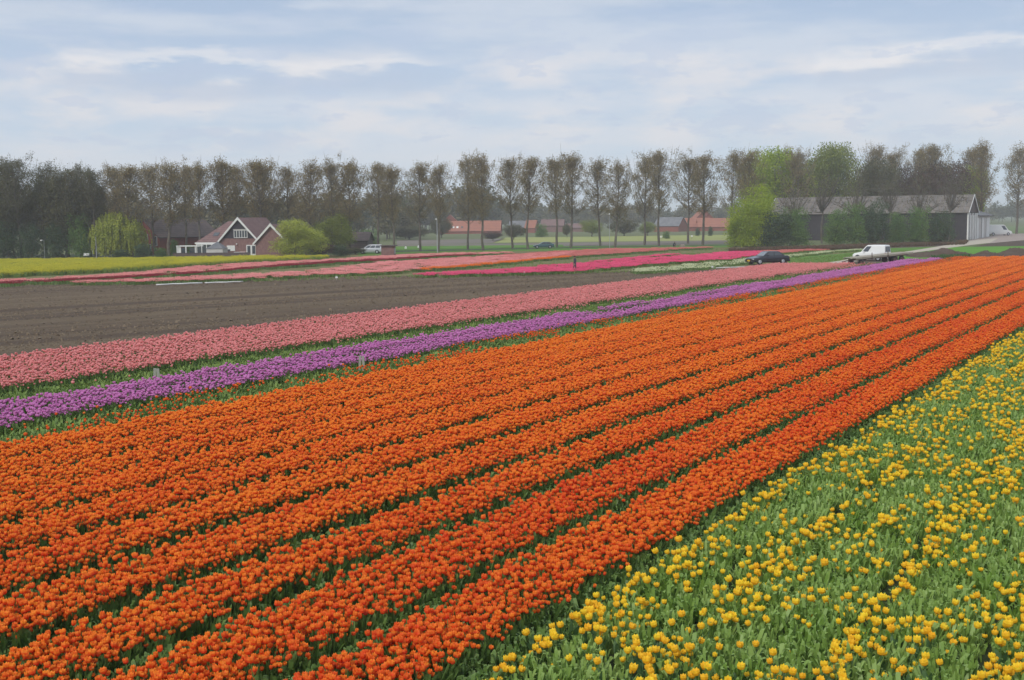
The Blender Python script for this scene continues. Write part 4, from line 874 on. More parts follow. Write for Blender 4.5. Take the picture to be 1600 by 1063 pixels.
# red brick house behind the willow
hp = XY(226, 212); g = empty('red_brick_house', (hp[0], hp[1], 0), R(-38)); tag(g, 'red brick house with a brown tiled roof half hidden by the willow', 'house')
gable(g, 8.4, 12.5, zat(hp[0]+4, hp[1], 370), zat(hp[0], hp[1], 346)+.2, 'brick_red', 'tile_dark', .35)
zw = zat(hp[0], hp[1]-2, 376.5); window(g, -.2, 1.15, zw, zw+1.15, -.06, 1); window(g, .2, 1.9, zw-2.0, zw-.65, -.06, 2); window(g, 3.0, 3.7, zw-.9, zw+.8, -.06, 1)
hp = XY(268, 216); g = empty('garage', (hp[0], hp[1], 0), R(-8)); tag(g, 'dark roofed garage with a pale wall behind the round green bush', 'garage')
gable(g, 7.0, 4.0, 2.4, 5.0, 'cream_wall', 'tile_dark', .3)
b = MB(); b.box((-2.6, -.05, 1.1), (1.3, .08, 2.2), 'tile_dark'); b.build('door', g)
hp = XY(300, 228); g = empty('grey_roofed_shed', (hp[0], hp[1], 0), R(80)); tag(g, 'brown shed with a pale grey roof between the two brick houses', 'shed')
gable(g, 6, 7.5, 2.3, 3.9, 'brick_brown', 'tile_grey', .3, x0=0, y0=-4)
hp = XY(545, 225); g = empty('low_house', (hp[0], hp[1], 0), R(85)); tag(g, 'low grey roofed house behind the soft green tree', 'house')
gable(g, 5, 8, 1.9, 3.3, 'tile_dark', 'tile_dark', .3, y0=-4)
# the little brick hut by the road
p = P(606, 401.3); g = empty('brick_hut', (p[0], p[1], 0), R(-4)); tag(g, 'little square brown brick hut with a flat dark roof beside the road', 'hut')
b = MB(); b.box((0, .7, .8), (2.0, 1.4, 1.6), 'brick_brown'); b.build('wall', g); b = MB(); b.box((0, .7, 1.68), (2.5, 1.9, .14), 'tile_dark'); b.build('roof', g); b = MB(); b.box((1.06, .4, .9), (.1, .5, .9), 'metal'); b.build('meter_box', g)
# far farm houses with orange roofs
def farhouse(name, x, d, w, dp, eave, ridge, rz, wall, roof, label, cat='house', sky=0):
    p = XY(x, d); g = empty(name, (p[0], p[1], 0), R(rz)); tag(g, label, cat)
    gable(g, dp, w, eave, ridge, wall, roof, .3, y0=-w/2)
    return g
g = farhouse('orange_roofed_farmhouse', 742, 470, 20, 9, 1.1, 4.8, 86, 'brick_red', 'tile_orange', 'long low farmhouse with a pinkish orange roof behind the poplars')
sl = (4.8-1.1)/4.5
for k, m_ in ((4.2, 'window'), (6.0, 'plastic'), (7.6, 'plastic')):
    b = MB(); q = [Vector((-3.4, y, 1.1+sl*1.1+.24)) for y in (k, k+.8)]+[Vector((-2.6, y, 1.1+sl*1.9+.24)) for y in (k+.8, k)]; b.slab(q, .05, m_); b.build('skylight', g)
b = MB(); b.box((0, 9.9, 5.6), (.6, .6, 1.4), 'brick_red'); b.build('chimney', g)
g2 = farhouse('orange_roofed_farmhouse', 704, 474, 5, 8, 3.4, 7.2, 0, 'brick_red', 'tile_orange', 'taller left end of the orange roofed farm with a pale gable')
farhouse('orange_roofed_house', 831, 480, 4, 5, 2.0, 4.8, 70, 'brick_red', 'tile_orange', 'small orange roofed house just right of a poplar trunk')
farhouse('grey_roofed_house', 815, 484, 9, 7, 2.2, 4.6, 85, 'brick_brown', 'tile_grey', 'grey roofed house left of the small orange one')
farhouse('pink_walled_house', 864, 500, 9, 7, 2.6, 5.0, 84, 'brick_brown', 'tile_brown', 'pinkish house above the teal car')
farhouse('low_barn', 902, 500, 9, 7, 1.6, 3.2, 86, 'brick_brown', 'tile_brown', 'low pinkish barn behind the poplar pair')
g = farhouse('grey_roofed_farmhouse', 1048, 470, 10, 9, 2.2, 5.4, 60, 'brick_red', 'tile_grey', 'pink brick farmhouse with grey roof and two dark windows')
g = farhouse('orange_roofed_barn', 1082, 486, 13, 9, 1.6, 5.0, 82, 'brick_red', 'tile_orange', 'bright orange roofed barn right of the grey roofed farmhouse')
g = farhouse('orange_roofed_barn', 1097, 492, 6, 9, 4, 8.2, 10, 'brick_red', 'tile_orange', 'tall peaked orange roof seen between two poplars')
g = farhouse('orange_roofed_barn', 1118, 480, 14, 9, 1.6, 4.8, 85, 'brick_red', 'tile_orange', 'long orange roofed barn next to the yellow green tree')
p = XY(978, 520); g = empty('white_greenhouse', (p[0], p[1], 0)); tag(g, 'long low white plastic tunnel in the far field', 'tunnel'); b = MB(); b.tube([(-3, 0, .2), (3, 0, .2)], .9, 'plastic', 10); b.build('plastic_cover', g)
# ---- the barn
bc = np.array([.3735*260, 260.]); back = np.array([.465, .885]); along = np.array([-.885, .465])
g = empty('long_barn', (bc[0], bc[1], 0), math.atan2(-along[1], -along[0])); tag(g, 'long black boarded barn with a weathered grey roof behind the shrubs', 'barn')
# local: +x toward the near right corner's outside, origin at that corner; wall runs to -x; +y is back
BL, BD, BE, BR = 43., 16., 6.0, 9.7
b = MB(); b.box((-BL/2, BD/2, BE/2), (BL, BD, BE), 'barn_dark'); b.build('wall', g)
n = 30      # upright boards of the long front
for s_, nm in ((-1, 'roof'),):
    b = MB(); ov = .5; sl = (BR-BE)/(BD/2)
    b.slab([(-BL-.4, -ov, BE-sl*ov+.02), (.4, -ov, BE-sl*ov+.02), (.4, BD/2, BR), (-BL-.4, BD/2, BR)], .12, 'barn_roof')
    b.slab([(.4, BD+ov, BE-sl*ov+.02), (-BL-.4, BD+ov, BE-sl*ov+.02), (-BL-.4, BD/2, BR), (.4, BD/2, BR)], .12, 'barn_roof'); b.build('roof', g)
b = MB(); sl = (BR-BE)/(BD/2); upv = Vector((0, BD/2+.5, (BR-BE)+sl*.5)); nrm = Vector((0, -sl, 1)).normalized()
for i in range(39):
    x = -BL+.1+i*1.11; a = Vector((x, -.5, BE-sl*.5+.02))+nrm*.121; b.slab([a, a+Vector((.07, 0, 0)), a+Vector((.07, 0, 0))+upv*.995, a+upv*.995], .05, 'tile_grey')
for k in (.33, .66):
    a = Vector((-BL-.3, -.5, BE-sl*.5+.02))+upv*k+nrm*.122; b.slab([a, a+Vector((BL+.6, 0, 0)), a+Vector((BL+.6, 0, 0))+upv*.012, a+upv*.012], .03, 'tile_dark')
b.build('roof_ribs', g)
for x in (.43, -BL-.43):
    b = MB()
    for y, yy in ((-ov, BD/2), (BD+ov, BD/2)):
        z0 = BE-sl*ov; q = [(x, y, z0-.12), (x, yy, BR-.18), (x, yy, BR+.22), (x, y, z0+.24)]
        b.slab(q, .07 if (x > 0) == (y < yy) else -.07, 'white_paint')
    b.build('verge_board', g)
for x in (.02, -BL-.02):
    b = MB(); b.slab([(x, 0, BE+.003), (x, BD, BE+.003), (x, BD/2, BR-.02)], .04 if x > 0 else -.04, 'tile_dark'); b.build('gable_board', g)
for y in (.55, 3.6, 8.0, 12.4, 15.4):
    b = MB(); b.box((.16, y, BE/2-.1), (.24, 1.15, BE-.25), 'white_paint'); b.build('pillar', g)
for y in (2.1, 5.8, 10.2, 13.9):
    b = MB(); b.box((.06, y, 2.7), (.08, 1.7 if y in (2.1, 13.9) else 3.1, 5.3), 'cream_wall' if y > 3 else 'tile_dark'); b.build('door_panel', g)
for i in range(43):
    b = MB(); b.box((-.5-i*1.0, -.03-(i % 2)*.012, BE/2-.05), (.97, .04, BE-.15), 'barn_dark')
    b.build('board', g)
q = bc+back*(BD+.2); g = empty('white_annex', (q[0], q[1], 0), math.atan2(-along[1], -along[0])); tag(g, 'white annex with tall sliding doors and a low grey roof at the barn end', 'shed')
AD = 27.
b = MB(); b.box((-6.2, AD/2, 2.5), (12, AD, 5.0), 'cream_wall'); b.build('wall', g)
b = MB(); b.slab([(.6, -.1, 5.1), (.6, AD+.5, 5.1), (-6.2, AD+.5, 7.3), (-6.2, -.1, 7.3)], .15, 'tile_grey'); b.slab([(-6.2, -.1, 7.3), (-6.2, AD+.5, 7.3), (-13, AD+.5, 5.1), (-13, -.1, 5.1)], .15, 'tile_grey'); b.build('roof', g)
b = MB(); b.add([(-12.2, AD+.01, 5.0), (-.2, AD+.01, 5.0), (-6.2, AD+.01, 7.2), (-12.2, .01, 5.0), (-.2, .01, 5.0), (-6.2, .01, 7.2)], [(0, 2, 1), (3, 4, 5)], 'tile_grey'); b.build('gable_wall', g)
yy = .3
for wdt, m_ in ((4.6, 'white_paint'), (4.6, 'cream_wall'), (.9, 'tile_dark'), (4.0, 'white_paint'), (4.0, 'cream_wall'), (.6, 'tile_dark'), (6.6, 'white_paint')):
    b = MB(); b.box((-.13, yy+wdt/2, 2.35), (.12, wdt-.12, 4.7), m_); b.build('door_panel', g); yy += wdt+.02

# ------------------------------------------------------------------ vehicles
def wheel(root, x, y, r, w=.2, side=1, rm='rim'):
    b = MB(); b.tube([(x, y-w/2, r), (x, y+w/2, r)], r, 'tyre', 20); o = b.build('wheel', root, True)
    b = MB(); yo = y+side*(w/2+.004); b.tube([(x, yo, r), (x, yo+side*.02, r)], [r*.66, r*.6], rm, 16); b.build('rim', o)
def car(name, Ln, Wd, hull, cab, paint, label, cat, wheels=(.17, .80), wr=.31, side_windows=((.04, .30), (.33, .62), (.65, .95)), rearglass=True, front_plate=False, rear_plate=False, windscreen=True, rear_u=(.08, .92), rim='rim', solid_rear=False):
    """hull: (x, top z) from the nose backwards (x from 0 to Ln); cab: belt x0,x1,z, roof x0,x1,z.  Heads along +x local."""
    g = empty(name); tag(g, label, cat); h = Wd/2; b = MB(); secs = []
    for i, (x, zt) in enumerate(hull):
        e = min(x, Ln-x); wq = h*(1-.13*max(0, 1-e/.7)**2); zb = .2+.10*max(0, 1-e/.5)
        secs.append([(Ln/2-x, s*a, z) for s, a, z in ((-1, wq*.93, zb), (-1, wq, zb+.16), (-1, wq*1.0, (zb+zt)/2+.08), (-1, wq*.965, zt-.09), (-1, wq*.86, zt), (1, wq*.86, zt), (1, wq*.965, zt-.09), (1, wq, (zb+zt)/2+.08), (1, wq, zb+.16), (1, wq*.93, zb))])
    n = 10; vs = [p for s in secs for p in s]; fs = []
    for i in range(len(secs)-1):
        for j in range(n): fs.append((i*n+j, i*n+(j+1) % n, (i+1)*n+(j+1) % n, (i+1)*n+j))
    fs.append(tuple(range(n))[::-1]); fs.append(tuple((len(secs)-1)*n+j for j in range(n)))
    b.add(vs, fs, paint)
    bx0, bx1, bz, tx0, tx1, tz = cab; bw, tw = h*.92, h*.70
    X = lambda x: Ln/2-x
    lv = [(bx0, bx1, bw, bz-.06), (bx0+(tx0-bx0)*.9, bx1+(tx1-bx1)*.88, bw+(tw-bw)*.85, bz+(tz-bz)*.87), (tx0+.1, tx1-.06, tw*.93, tz-.02), (tx0+.45, tx1-.35, tw*.6, tz)]
    cv = []
    for a, c, w, z in lv: cv += [(X(a), -w, z), (X(a), w, z), (X(c), w, z), (X(c), -w, z)]
    cf = []
    for i in range(3):
        for j in range(4): k = (j+1) % 4; cf.append((i*4+j, i*4+k, i*4+4+k, i*4+4+j))
    cf.append((12, 13, 14, 15)); b.add(cv, cf, paint); bo = b.build('body', g, False)
    md = bo.modifiers.new('bevel', 'BEVEL'); md.width = .035; md.segments = 2; md.limit_method = 'ANGLE'; md.angle_limit = R(25)
    c = [Vector(p) for p in cv[:8]]
    def face(a0, a1, t0, t1, u0, u1, v0, v1, nm, m_='carglass', off=.022, parent=g):
        f = lambda u, v: (a0*(1-u)+a1*u)*(1-v)+(t0*(1-u)+t1*u)*v
        nr = (a1-a0).cross(t0-a0).normalized()*off; q = [f(u0, v0)+nr, f(u1, v0)+nr, f(u1, v1)+nr, f(u0, v1)+nr]
        bb = MB(); bb.slab([p-nr*.6 for p in q], nr.length*.8, m_); return bb.build(nm, parent)
    # order of corners: 0 front -y, 1 front +y, 2 rear +y, 3 rear -y
    if windscreen: face(c[0], c[1], c[4], c[5], .07, .93, .12, .94, 'windscreen')
    if rearglass: face(c[2], c[3], c[6], c[7], rear_u[0], rear_u[1], .14, .9, 'rear_window', 'window')
    for u0, u1 in side_windows:
        face(c[1], c[2], c[5], c[6], u0, u1, .16, .92, 'side_window', 'window'); face(c[3], c[0], c[7], c[4], 1-u1, 1-u0, .16, .92, 'side_window', 'window')
    for fx_ in wheels:
        x = X(Ln*fx_)
        for s in (-1, 1):
            bb = MB(); bb.tube([(x, s*(h*.995), wr+.02), (x, s*(h+.012), wr+.02)], wr*1.16, 'trim', 18); bb.build('wheel_arch', g); wheel(g, x, s*(h-.06), wr, .2, s)
    zf = hull[0][1]; zr_ = hull[-1][1]
    for s in (-1, 1):
        bb = MB(); bb.box((X(.12), s*h*.66, zf-.06), (.22, h*.42, .17), 'lampglass'); bb.build('headlight', g)
        bb = MB(); bb.box((X(Ln-.06), s*h*.74, zr_-.16), (.16, h*.24, .22), 'redlamp'); bb.build('tail_light', g)
        bb = MB(); bb.box((X(bx0+.55), s*(h+.06), bz+.06), (.12, .16, .13), paint); bb.build('wing_mirror', g)
    bb = MB(); bb.box((X(-.012), 0, zf-.10), (.03, h*.75, .16), 'trim'); bb.build('grille', g)
    bb = MB(); bb.box((X(.0), 0, .36), (.12, Wd*.9, .2), paint); bb.box((X(Ln), 0, .38), (.12, Wd*.9, .22), paint); bb.build('bumper', g)
    if front_plate: bb = MB(); bb.box((X(-.075), 0, .44), (.02, .55, .16), 'plate'); bb.build('number_plate', g)
    if rear_plate: bb = MB(); bb.box((X(Ln+.012), 0, zr_-.25), (.02, .55, .15), 'plate'); bb.build('number_plate', g)
    return g
def park(g, x, y, head, sc=1.0):
    p = P(x, y); g.location = (p[0], p[1], .03); g.rotation_euler.z = R(head); g.scale = (sc, sc, sc)
sed = [(0, .62), (.15, .72), (.9, .84), (1.45, .92), (2.4, .95), (3.6, .97), (4.1, .98), (4.6, .95), (4.8, .84)]
g = car('parked_car', 4.8, 1.82, sed, (1.3, 4.25, .93, 2.15, 3.45, 1.45), 'paint_dark', 'dark grey saloon car with a yellow plate parked behind the pink beds', 'car', side_windows=((.10, .46), (.50, .90)), front_plate=True)
park(g, 1199, 413.2, 202, 1.04)
g = car('parked_van', 4.1, 1.70, [(0, .70), (.15, .85), (.85, .98), (1.1, 1.02), (2.5, 1.03), (4.0, 1.02), (4.1, 1.0)], (.95, 4.06, 1.0, 1.75, 3.98, 1.84), 'paint_white', 'small white delivery van parked behind the flatbed trailer', 'van', side_windows=((.07, .30),), rear_u=(.10, .90))
bb = MB(); bb.box((-2.10, -.0, .86), (.03, .55, .16), 'plate'); bb.build('number_plate', g)
park(g, 1362, 407.8, 136, 1.05)
g = car('parked_car', 4.2, 1.72, [(0, .68), (.15, .82), (.9, .98), (1.2, 1.0), (3, 1.02), (4.1, 1.0), (4.2, .9)], (.85, 4.15, .98, 1.85, 4.0, 1.62), 'paint_silver', 'silver people carrier parked beside the little brick hut', 'car', side_windows=((.06, .30), (.34, .62), (.66, .94)))
park(g, 579.5, 396.6, 176, .93)
g = car('driving_car', 4.5, 1.76, [(0, .55), (.15, .66), (.9, .80), (1.4, .9), (3.4, .96), (4.2, .99), (4.45, .95), (4.5, .8)], (1.2, 4.3, .92, 2.1, 3.5, 1.40), 'paint_teal', 'low teal car on the road between two poplars', 'car', side_windows=((.10, .46), (.50, .88)))
park(g, 849.5, 388.3, 182, .85)
g = car('delivery_van', 5.6, 1.95, [(0, .75), (.15, .95), (.7, 1.12), (1.1, 1.18), (2.5, 1.2), (5.5, 1.2), (5.6, 1.15)], (.75, 5.56, 1.15, 1.75, 5.5, 2.45), 'paint_white', 'large white delivery van standing on the yard behind the annex', 'van', side_windows=((.06, .235),), rearglass=False)
park(g, 1560, 368.2, 3, 1.12)
# flatbed trailer
p = P(1373, 412); g = empty('flatbed_trailer', (p[0], p[1], 0), R(24)); g.rotation_euler = (0, R(-3.4), R(24)); tag(g, 'long low wooden flatbed trailer standing at the end of the purple beds', 'trailer')
LT = 8.3
for i in range(12):
    b = MB(); b.box((-LT/2+LT/24+i*LT/12, 0, .98+.006*(i % 2)), (LT/12-.03, 2.2, .06), 'wood'); b.build('plank', g)
b = MB(); b.box((0, -1.06, .88), (LT, .1, .12), 'wood'); b.box((0, 1.06, .88), (LT, .1, .12), 'wood'); b.box((0, -.45, .74), (LT*.96, .1, .16), 'rust'); b.box((0, .45, .74), (LT*.96, .1, .16), 'rust'); b.build('chassis', g)
for x in (-1.95, .35):
    b = MB(); b.tube([(x, -1.2, .6), (x, -1.2, 1.45)], .045, 'rust', 6); b.build('stake', g)
for x in (1.6, 2.6, -3.3):
    for s in (-1, 1): wheel(g, x, s*.85, .36, .22, s, 'rust')
b = MB(); b.tube([(-LT/2, 0, .74), (-LT/2-1.1, 0, .62)], .06, 'rust', 6); b.build('drawbar', g)
# ------------------------------------------------------------------ earth heaps
def heap(x, by, wpx, h, dp, label, seed):
    r = np.random.RandomState(seed); p = P(x, by); wm = wpx/(FPX/p[1]); n, m_ = 46, 16; vs, fs = [], []
    for j in range(m_):
        for i in range(n):
            u, v = i/(n-1)*2-1, j/(m_-1)*2-1; e = max(0, 1-u*u)**.55*max(0, 1-v*v)**.9
            z = h*e*(.8+.14*math.sin(u*6+seed)+.08*math.sin(u*13+v*4))+e*r.randn()*.05
            vs.append((u*wm/2, v*dp/2+dp/2, z-.02))
    for j in range(m_-1):
        for i in range(n-1): fs.append((j*n+i, j*n+i+1, (j+1)*n+i+1, (j+1)*n+i))
    b = MB(); b.add(vs, fs, 'dirt'); o = b.build('earth_heap', None, True); o.location = (p[0], p[1], 0); tag(o, label, 'earth heap', 'dark earth heaps at the end of the beds')
heap(1484, 402.5, 100, 1.15, 6, 'long dark earth heap at the end of the purple beds', 1)
heap(1552, 402, 44, .8, 5, 'small dark earth heap in the middle of the three', 2)
heap(1612, 401, 84, 1.2, 6, 'dark earth heap cut by the right edge', 3)
# ------------------------------------------------------------------ small things
def pole(name, x, by, top, rad, m_, label, cat, arm=True):
    p = P(x, by); h = zat(p[0], p[1], top); g = empty(name, (p[0], p[1], 0)); tag(g, label, cat); b = MB(); b.tube([(0, 0, 0), (0, 0, h*.5), (0, 0, h)], [rad, rad*.8, rad*.6], m_, 8); b.build('pole', g)
    if arm:
        b = MB(); b.tube([(0, 0, h), (-.1, -.25, h+.1), (-.1, -.6, h+.08)], .03, m_, 6); b.build('arm', g); b = MB(); b.box((-.1, -.75, h+.06), (.24, .55, .14), 'plastic', taper=.7); b.build('lamp_head', g)
pole('street_lamp', 683.5, 394.8, 343, .09, 'metal', 'grey street lamp right beside a poplar, near the brick hut', 'street lamp')
pole('street_lamp', 952.5, 389, 335, .045, 'metal', 'thin pale street lamp between two poplars in the middle', 'street lamp')
pole('street_lamp', 70, 404, 376, .05, 'metal', 'short grey lamp post before the dark trees at left', 'street lamp')
pole('white_mast', 151, 403.5, 370, .07, 'metal', 'pale bare pole left of the willow', 'pole', False)
def stake(x, y, h, w, lab, lean):
    p = P(x, y); b = MB(); b.box((0, 0, h/2), (w, .03, h), 'oldplastic', taper=.92); b.box((0, 0, h+.004), (w*.9, .028, .008), 'oldplastic'); o = b.build('marker_stake', None); o.location = (p[0], p[1], 0); o.rotation_euler = (0, R(lean), .2); tag(o, lab, 'stake', 'white marker stakes in pairs')
M['oldplastic'] = mat('weathered_white_stake', (.36, .37, .30), .6)
stake(241.5, 604, .62, .10, 'left white stake of the pair before the green strip', 3); stake(249, 604.5, .62, .10, 'right white stake of the pair before the green strip', -3)
stake(562, 588.5, .74, .09, 'left white stake of the pair below the purple bed', 2); stake(569, 588.8, .74, .09, 'right white stake of the pair below the purple bed', -2)
for x, y, lab in ((232, 443.5, 'small white post at the left end of the white pipes'), (526, 438.5, 'small white post on the ploughed field edge'), (819, 430.5, 'small white post left of the walking person'), (1113, 421.5, 'small white post at the end of the thin pipe'), (1033, 374.5, 'pale post far off beside the pink farmhouse'), (1081, 373.5, 'tiny white post between two poplars')):
    p = P(x, y); g = empty('field_post', (p[0], p[1], 0)); tag(g, lab, 'post', 'small white posts in the fields'); s = max(1, p[1]/130)
    b = MB(); b.box((0, 0, .12*s), (.05*s, .05*s, .24*s), 'wood'); b.build('post', g); b = MB(); b.box((0, 0, .30*s), (.22*s, .12*s, .16*s), 'plastic', taper=.85); b.build('post_cap', g)
def pipe(a, b_, r0, lab, m_='plastic'):
    A, Z = P(*a), P(*b_); d = Z-A; b = MB(); n = 8; b.tube([(0, 0, r0)]+[(d[0]*i/n+rs.randn()*.05, d[1]*i/n+rs.randn()*.2, r0) for i in range(1, n)]+[(d[0], d[1], r0)], r0, m_, 8)
    o = b.build('irrigation_pipe', None, True); o.location = (A[0], A[1], 0); tag(o, lab, 'pipe', 'white pipes lying at the field edge')
pipe((244, 446.2), (316, 443.2), .06, 'left white pipe lying on the edge of the ploughed field'); pipe((320, 443.1), (380, 440.8), .055, 'right white pipe lying on the edge of the ploughed field'); pipe((1092, 420.3), (1168, 417.8), .05, 'thin pale pipe lying left of the dark car')
for x, y, lab in ((634, 389, 'left white sack on the grass beyond the poplars'), (654, 387.6, 'right white sack on the grass beyond the poplars'), (135, 403.2, 'white bench shaped block under the dark trees'), (45, 403.8, 'small yellow sign block under the leftmost trees')):
    p = P(x, y); b = MB(); big_ = 'bench' in lab; m_ = 'plate' if 'yellow' in lab else 'plastic'
    b.box((0, 0, .22), (.42, .3, .40), m_, taper=.8) if not big_ else b.box((0, 0, .42), (.9, .3, .12), m_, taper=.95)
    b.box((0, 0, .45), (.2, .15, .08), m_) if not big_ else b.box((0, .12, .6), (.9, .06, .3), m_)
    o = b.build('white_sack' if 'sack' in lab else ('garden_bench' if big_ else 'small_sign'), None); o.location = (p[0], p[1], 0); tag(o, lab, 'sack' if 'sack' in lab else ('bench' if big_ else 'sign'), 'white sacks' if 'sack' in lab else None)
    if not 'sack' in lab and not big_: o.location.z = .7
    md = o.modifiers.new('bevel', 'BEVEL'); md.width = .06; md.segments = 2
# fence of the far meadow
# ------------------------------------------------------------------ people
def figure(name, J, bones, rad, label, loc, rz, sc=1.0, split=(.86, .0)):
    """one skin over a jointed skeleton; J name -> point"""
    names = list(J); me = bpy.data.meshes.new('body'); me.from_pydata([J[k] for k in names], [(names.index(a), names.index(b)) for a, b in bones], [])
    o = bpy.data.objects.new('body', me); S.collection.objects.link(o)
    sk = o.modifiers.new('skin', 'SKIN'); sk.use_smooth_shade = True
    for i, k in enumerate(names):
        r_ = rad[k] if k in rad else .03; me.skin_vertices[0].data[i].radius = (r_, r_) if not hasattr(r_, '__len__') else r_
    me.skin_vertices[0].data[names.index('pelvis')].use_root = True
    ss = o.modifiers.new('sub', 'SUBSURF'); ss.levels = ss.render_levels = 1
    dg = bpy.context.evaluated_depsgraph_get(); dg.update(); nm = bpy.data.meshes.new_from_object(o.evaluated_get(dg))
    bpy.data.objects.remove(o); root = empty(name, loc, rz); root.scale = (sc,)*3
    for m_ in ('trouser', 'jacket', 'skin', 'hair', 'trim'): nm.materials.append(M[m_])
    pv = Vector(J['pelvis']); nk = Vector(J['neck']); hands = [Vector(J['wristl']), Vector(J['wristr'])]; feet = [Vector(J['anklel']), Vector(J['ankler'])]; hd = Vector(J['head'])
    ax = (nk-pv).normalized()
    for f in nm.polygons:
        c = f.center; t = (c-pv).dot(ax); i = 1 if t > .02 else 0
        if (c-nk).dot(ax) > .02 and (c-hd).length < .22: i = 2
        for e, w in zip(hands, ('elbl', 'elbr')):
            if (c-e).dot((e-Vector(J[w])).normalized()) > 0 and (c-e).length < .2: i = 2
            if (c-e).length < .3 and i == 0 and (c-(e+Vector(J[w]))/2).length < .16: i = 1
        for e in feet:
            if (c-e).length < .13 or c.z < .07: i = 4
        f.material_index = i; f.use_smooth = True
    link('body', nm, root); tag(root, label, 'person')
    # hair cap and face
    h = MB(); n, m2 = 10, 6; vs, fs = [], []
    up = (hd-nk).normalized()
    for j in range(m2):
        ph = j/(m2-1)*math.pi*.56
        for i in range(n): a = 2*math.pi*i/n; vs.append((hd.x+math.cos(a)*math.sin(ph)*.098, hd.y+.012+math.sin(a)*math.sin(ph)*.115, hd.z+.03+math.cos(ph)*.11))
    for j in range(m2-1):
        for i in range(n): fs.append((j*n+i, (j+1)*n+i, (j+1)*n+(i+1) % n, j*n+(i+1) % n))
    h.add(vs, fs, 'hair'); h.build('hair', root, True)
    h = MB(); h.tube([(hd.x, hd.y-.085, hd.z+.02), (hd.x, hd.y-.125, hd.z-.02), (hd.x, hd.y-.09, hd.z-.03)], [.008, .016, .012], 'skin', 6)
    h.build('nose', root, True); h = MB()
    for s in (-1, 1): h.box((hd.x+s*.035, hd.y-.094, hd.z+.025), (.022, .012, .010), 'trim')
    h.box((hd.x, hd.y-.09, hd.z-.062), (.045, .012, .008), 'redlamp'); h.build('face', root)
    return root
def hand(J, bones, rad, w, d, s):
    """palm and five fingers from wrist w along d"""
    W = Vector(J[w]); d = Vector(d).normalized(); side = d.cross(Vector((1, 0, 0))).normalized(); pm = W+d*.07; J[w+'p'] = tuple(pm); bones.append((w, w+'p')); rad[w+'p'] = (.035, .022)
    for i, (o_, l_) in enumerate(((-.028, .065), (-.010, .08), (.010, .075), (.026, .058))):
        a = pm+side*o_+d*.03; m_ = a+d*l_*.55; e = a+d*l_+Vector((-s*.015, 0, 0)); prev = w+'p'
        for k, q in enumerate((a, m_, e)): nm_ = '%sf%d%d' % (w, i, k); J[nm_] = tuple(q); bones.append((prev, nm_)); rad[nm_] = .0085; prev = nm_
    a = W+d*.03-side*.035; e = a+d*.045-side*.02; J[w+'t0'], J[w+'t1'] = tuple(a), tuple(e); bones += [(w, w+'t0'), (w+'t0', w+'t1')]; rad[w+'t0'] = .011; rad[w+'t1'] = .009
J = dict(pelvis=(0, 0, .92), belly=(0, 0, 1.08), chest=(0, -.01, 1.30), neck=(0, -.02, 1.48), head=(0, -.045, 1.62), headt=(0, -.04, 1.70), shl=(-.17, 0, 1.40), shr=(.17, 0, 1.40), elbl=(-.24, .05, 1.13), elbr=(.24, -.02, 1.13), wristl=(-.24, -.06, .90), wristr=(.23, -.16, .93), hipl=(-.09, 0, .86), hipr=(.09, 0, .86), kneel=(-.10, -.12, .48), kneer=(.10, .02, .47), anklel=(-.10, -.08, .09), ankler=(.10, .20, .10), toel=(-.11, -.24, .035), toer=(.11, .05, .035))
bn = [('pelvis', 'belly'), ('belly', 'chest'), ('chest', 'neck'), ('neck', 'head'), ('head', 'headt'), ('chest', 'shl'), ('chest', 'shr'), ('shl', 'elbl'), ('shr', 'elbr'), ('elbl', 'wristl'), ('elbr', 'wristr'), ('pelvis', 'hipl'), ('pelvis', 'hipr'), ('hipl', 'kneel'), ('hipr', 'kneer'), ('kneel', 'anklel'), ('kneer', 'ankler'), ('anklel', 'toel'), ('ankler', 'toer')]
rd = dict(pelvis=(.15, .11), belly=(.145, .105), chest=(.165, .115), neck=.055, head=(.078, .092), headt=(.06, .07), shl=.07, shr=.07, elbl=.048, elbr=.048, wristl=.03, wristr=.03, hipl=.085, hipr=.085, kneel=.062, kneer=.062, anklel=.042, ankler=.042, toel=.035, toer=.035)
hand(J, bn, rd, 'wristl', (0, -.1, -1), -1); hand(J, bn, rd, 'wristr', (0, -.25, -1), 1)
p = P(898.5, 426); figure('person', J, bn, rd, 'person in a dark jacket walking along the hot pink strip', (p[0], p[1], .01), R(-62), .98)
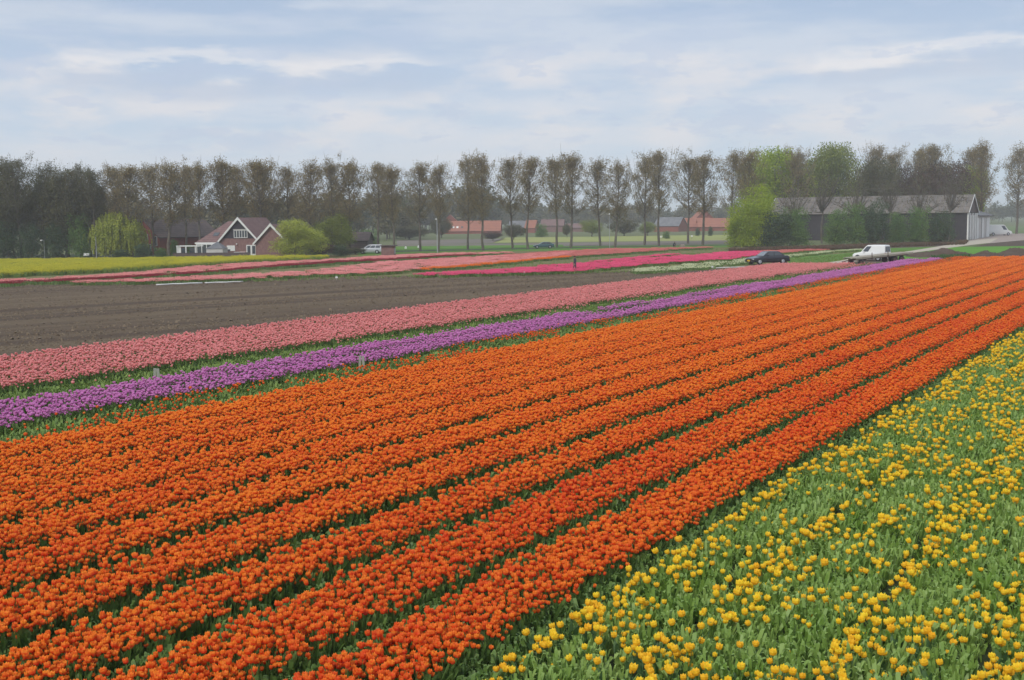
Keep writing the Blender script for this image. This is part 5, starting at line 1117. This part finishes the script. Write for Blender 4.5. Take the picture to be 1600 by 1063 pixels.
J2 = dict(pelvis=(0, .22, .34), belly=(0, .17, .48), chest=(0, .02, .68), neck=(0, -.08, .82), head=(0, -.16, .92), headt=(0, -.19, 1.0), shl=(-.17, -.02, .76), shr=(.17, -.02, .76), elbl=(-.22, -.16, .54), elbr=(.22, -.16, .54), wristl=(-.14, -.36, .44), wristr=(.14, -.36, .42), hipl=(-.10, .20, .33), hipr=(.10, .20, .33), kneel=(-.16, -.20, .48), kneer=(.16, -.20, .48), anklel=(-.14, .04, .09), ankler=(.14, .04, .09), toel=(-.15, -.14, .035), toer=(.15, -.14, .035))
bn2 = bn[:19]; rd2 = {k: v for k, v in rd.items() if not k.startswith('wrist') or k in ('wristl', 'wristr')}
hand(J2, bn2, rd2, 'wristl', (.1, -1, -.5), -1); hand(J2, bn2, rd2, 'wristr', (-.1, -1, -.5), 1)
p = P(1053.5, 387); figure('person', J2, bn2, rd2, 'small dark figure crouching at the far salmon strip', (p[0], p[1], .02), R(30), 1.0)
p = P(1066, 386.5); g = empty('flower_crate', (p[0], p[1], 0), .3); tag(g, 'low crate of cut flowers beside the crouching figure', 'crate')
b = MB(); b.box((0, -.2, .2), (.9, .03, .36), 'wood'); b.box((0, .2, .2), (.9, .03, .36), 'wood'); b.box((.44, 0, .2), (.03, .36, .36), 'wood'); b.box((-.44, 0, .2), (.03, .36, .36), 'wood'); b.box((0, 0, .04), (.84, .36, .04), 'wood'); b.build('crate_box', g)
b = MB()
for i in range(16): b.box((rs.uniform(-.38, .38), rs.uniform(-.14, .14), .40+rs.rand()*.08), (.07, .07, .08), 'brick_red' if i % 2 else 'pinkcloth', taper=.6)
b.build('flowers', g)
# ------------------------------------------------------------------ haze
b = MB(); x0, x1, y0, y1, z0, z1 = -2700, 2700, -210, 3300, -1.0, 32.0
me = bpy.data.meshes.new('haze'); me.from_pydata([(x, y, z) for z in (z0, z1) for x, y in ((x0, y0), (x1, y0), (x1, y1), (x0, y1))], [], [(0, 3, 2, 1), (4, 5, 6, 7), (0, 1, 5, 4), (1, 2, 6, 5), (2, 3, 7, 6), (3, 0, 4, 7)])
hm = bpy.data.materials.new('haze'); hm.use_nodes = True; hm.node_tree.nodes.clear(); t = NT(hm.node_tree)
v = t.n('ShaderNodeVolumePrincipled', {'Color': (.93, .95, 1, 1), 'Density': .00045, 'Anisotropy': .1}); mo = t.n('ShaderNodeOutputMaterial'); t.t.links.new(v.outputs[0], mo.inputs['Volume'])
me.materials.append(hm); tag(link('haze', me), 'thin spring haze over the fields', 'haze', None, 'stuff')
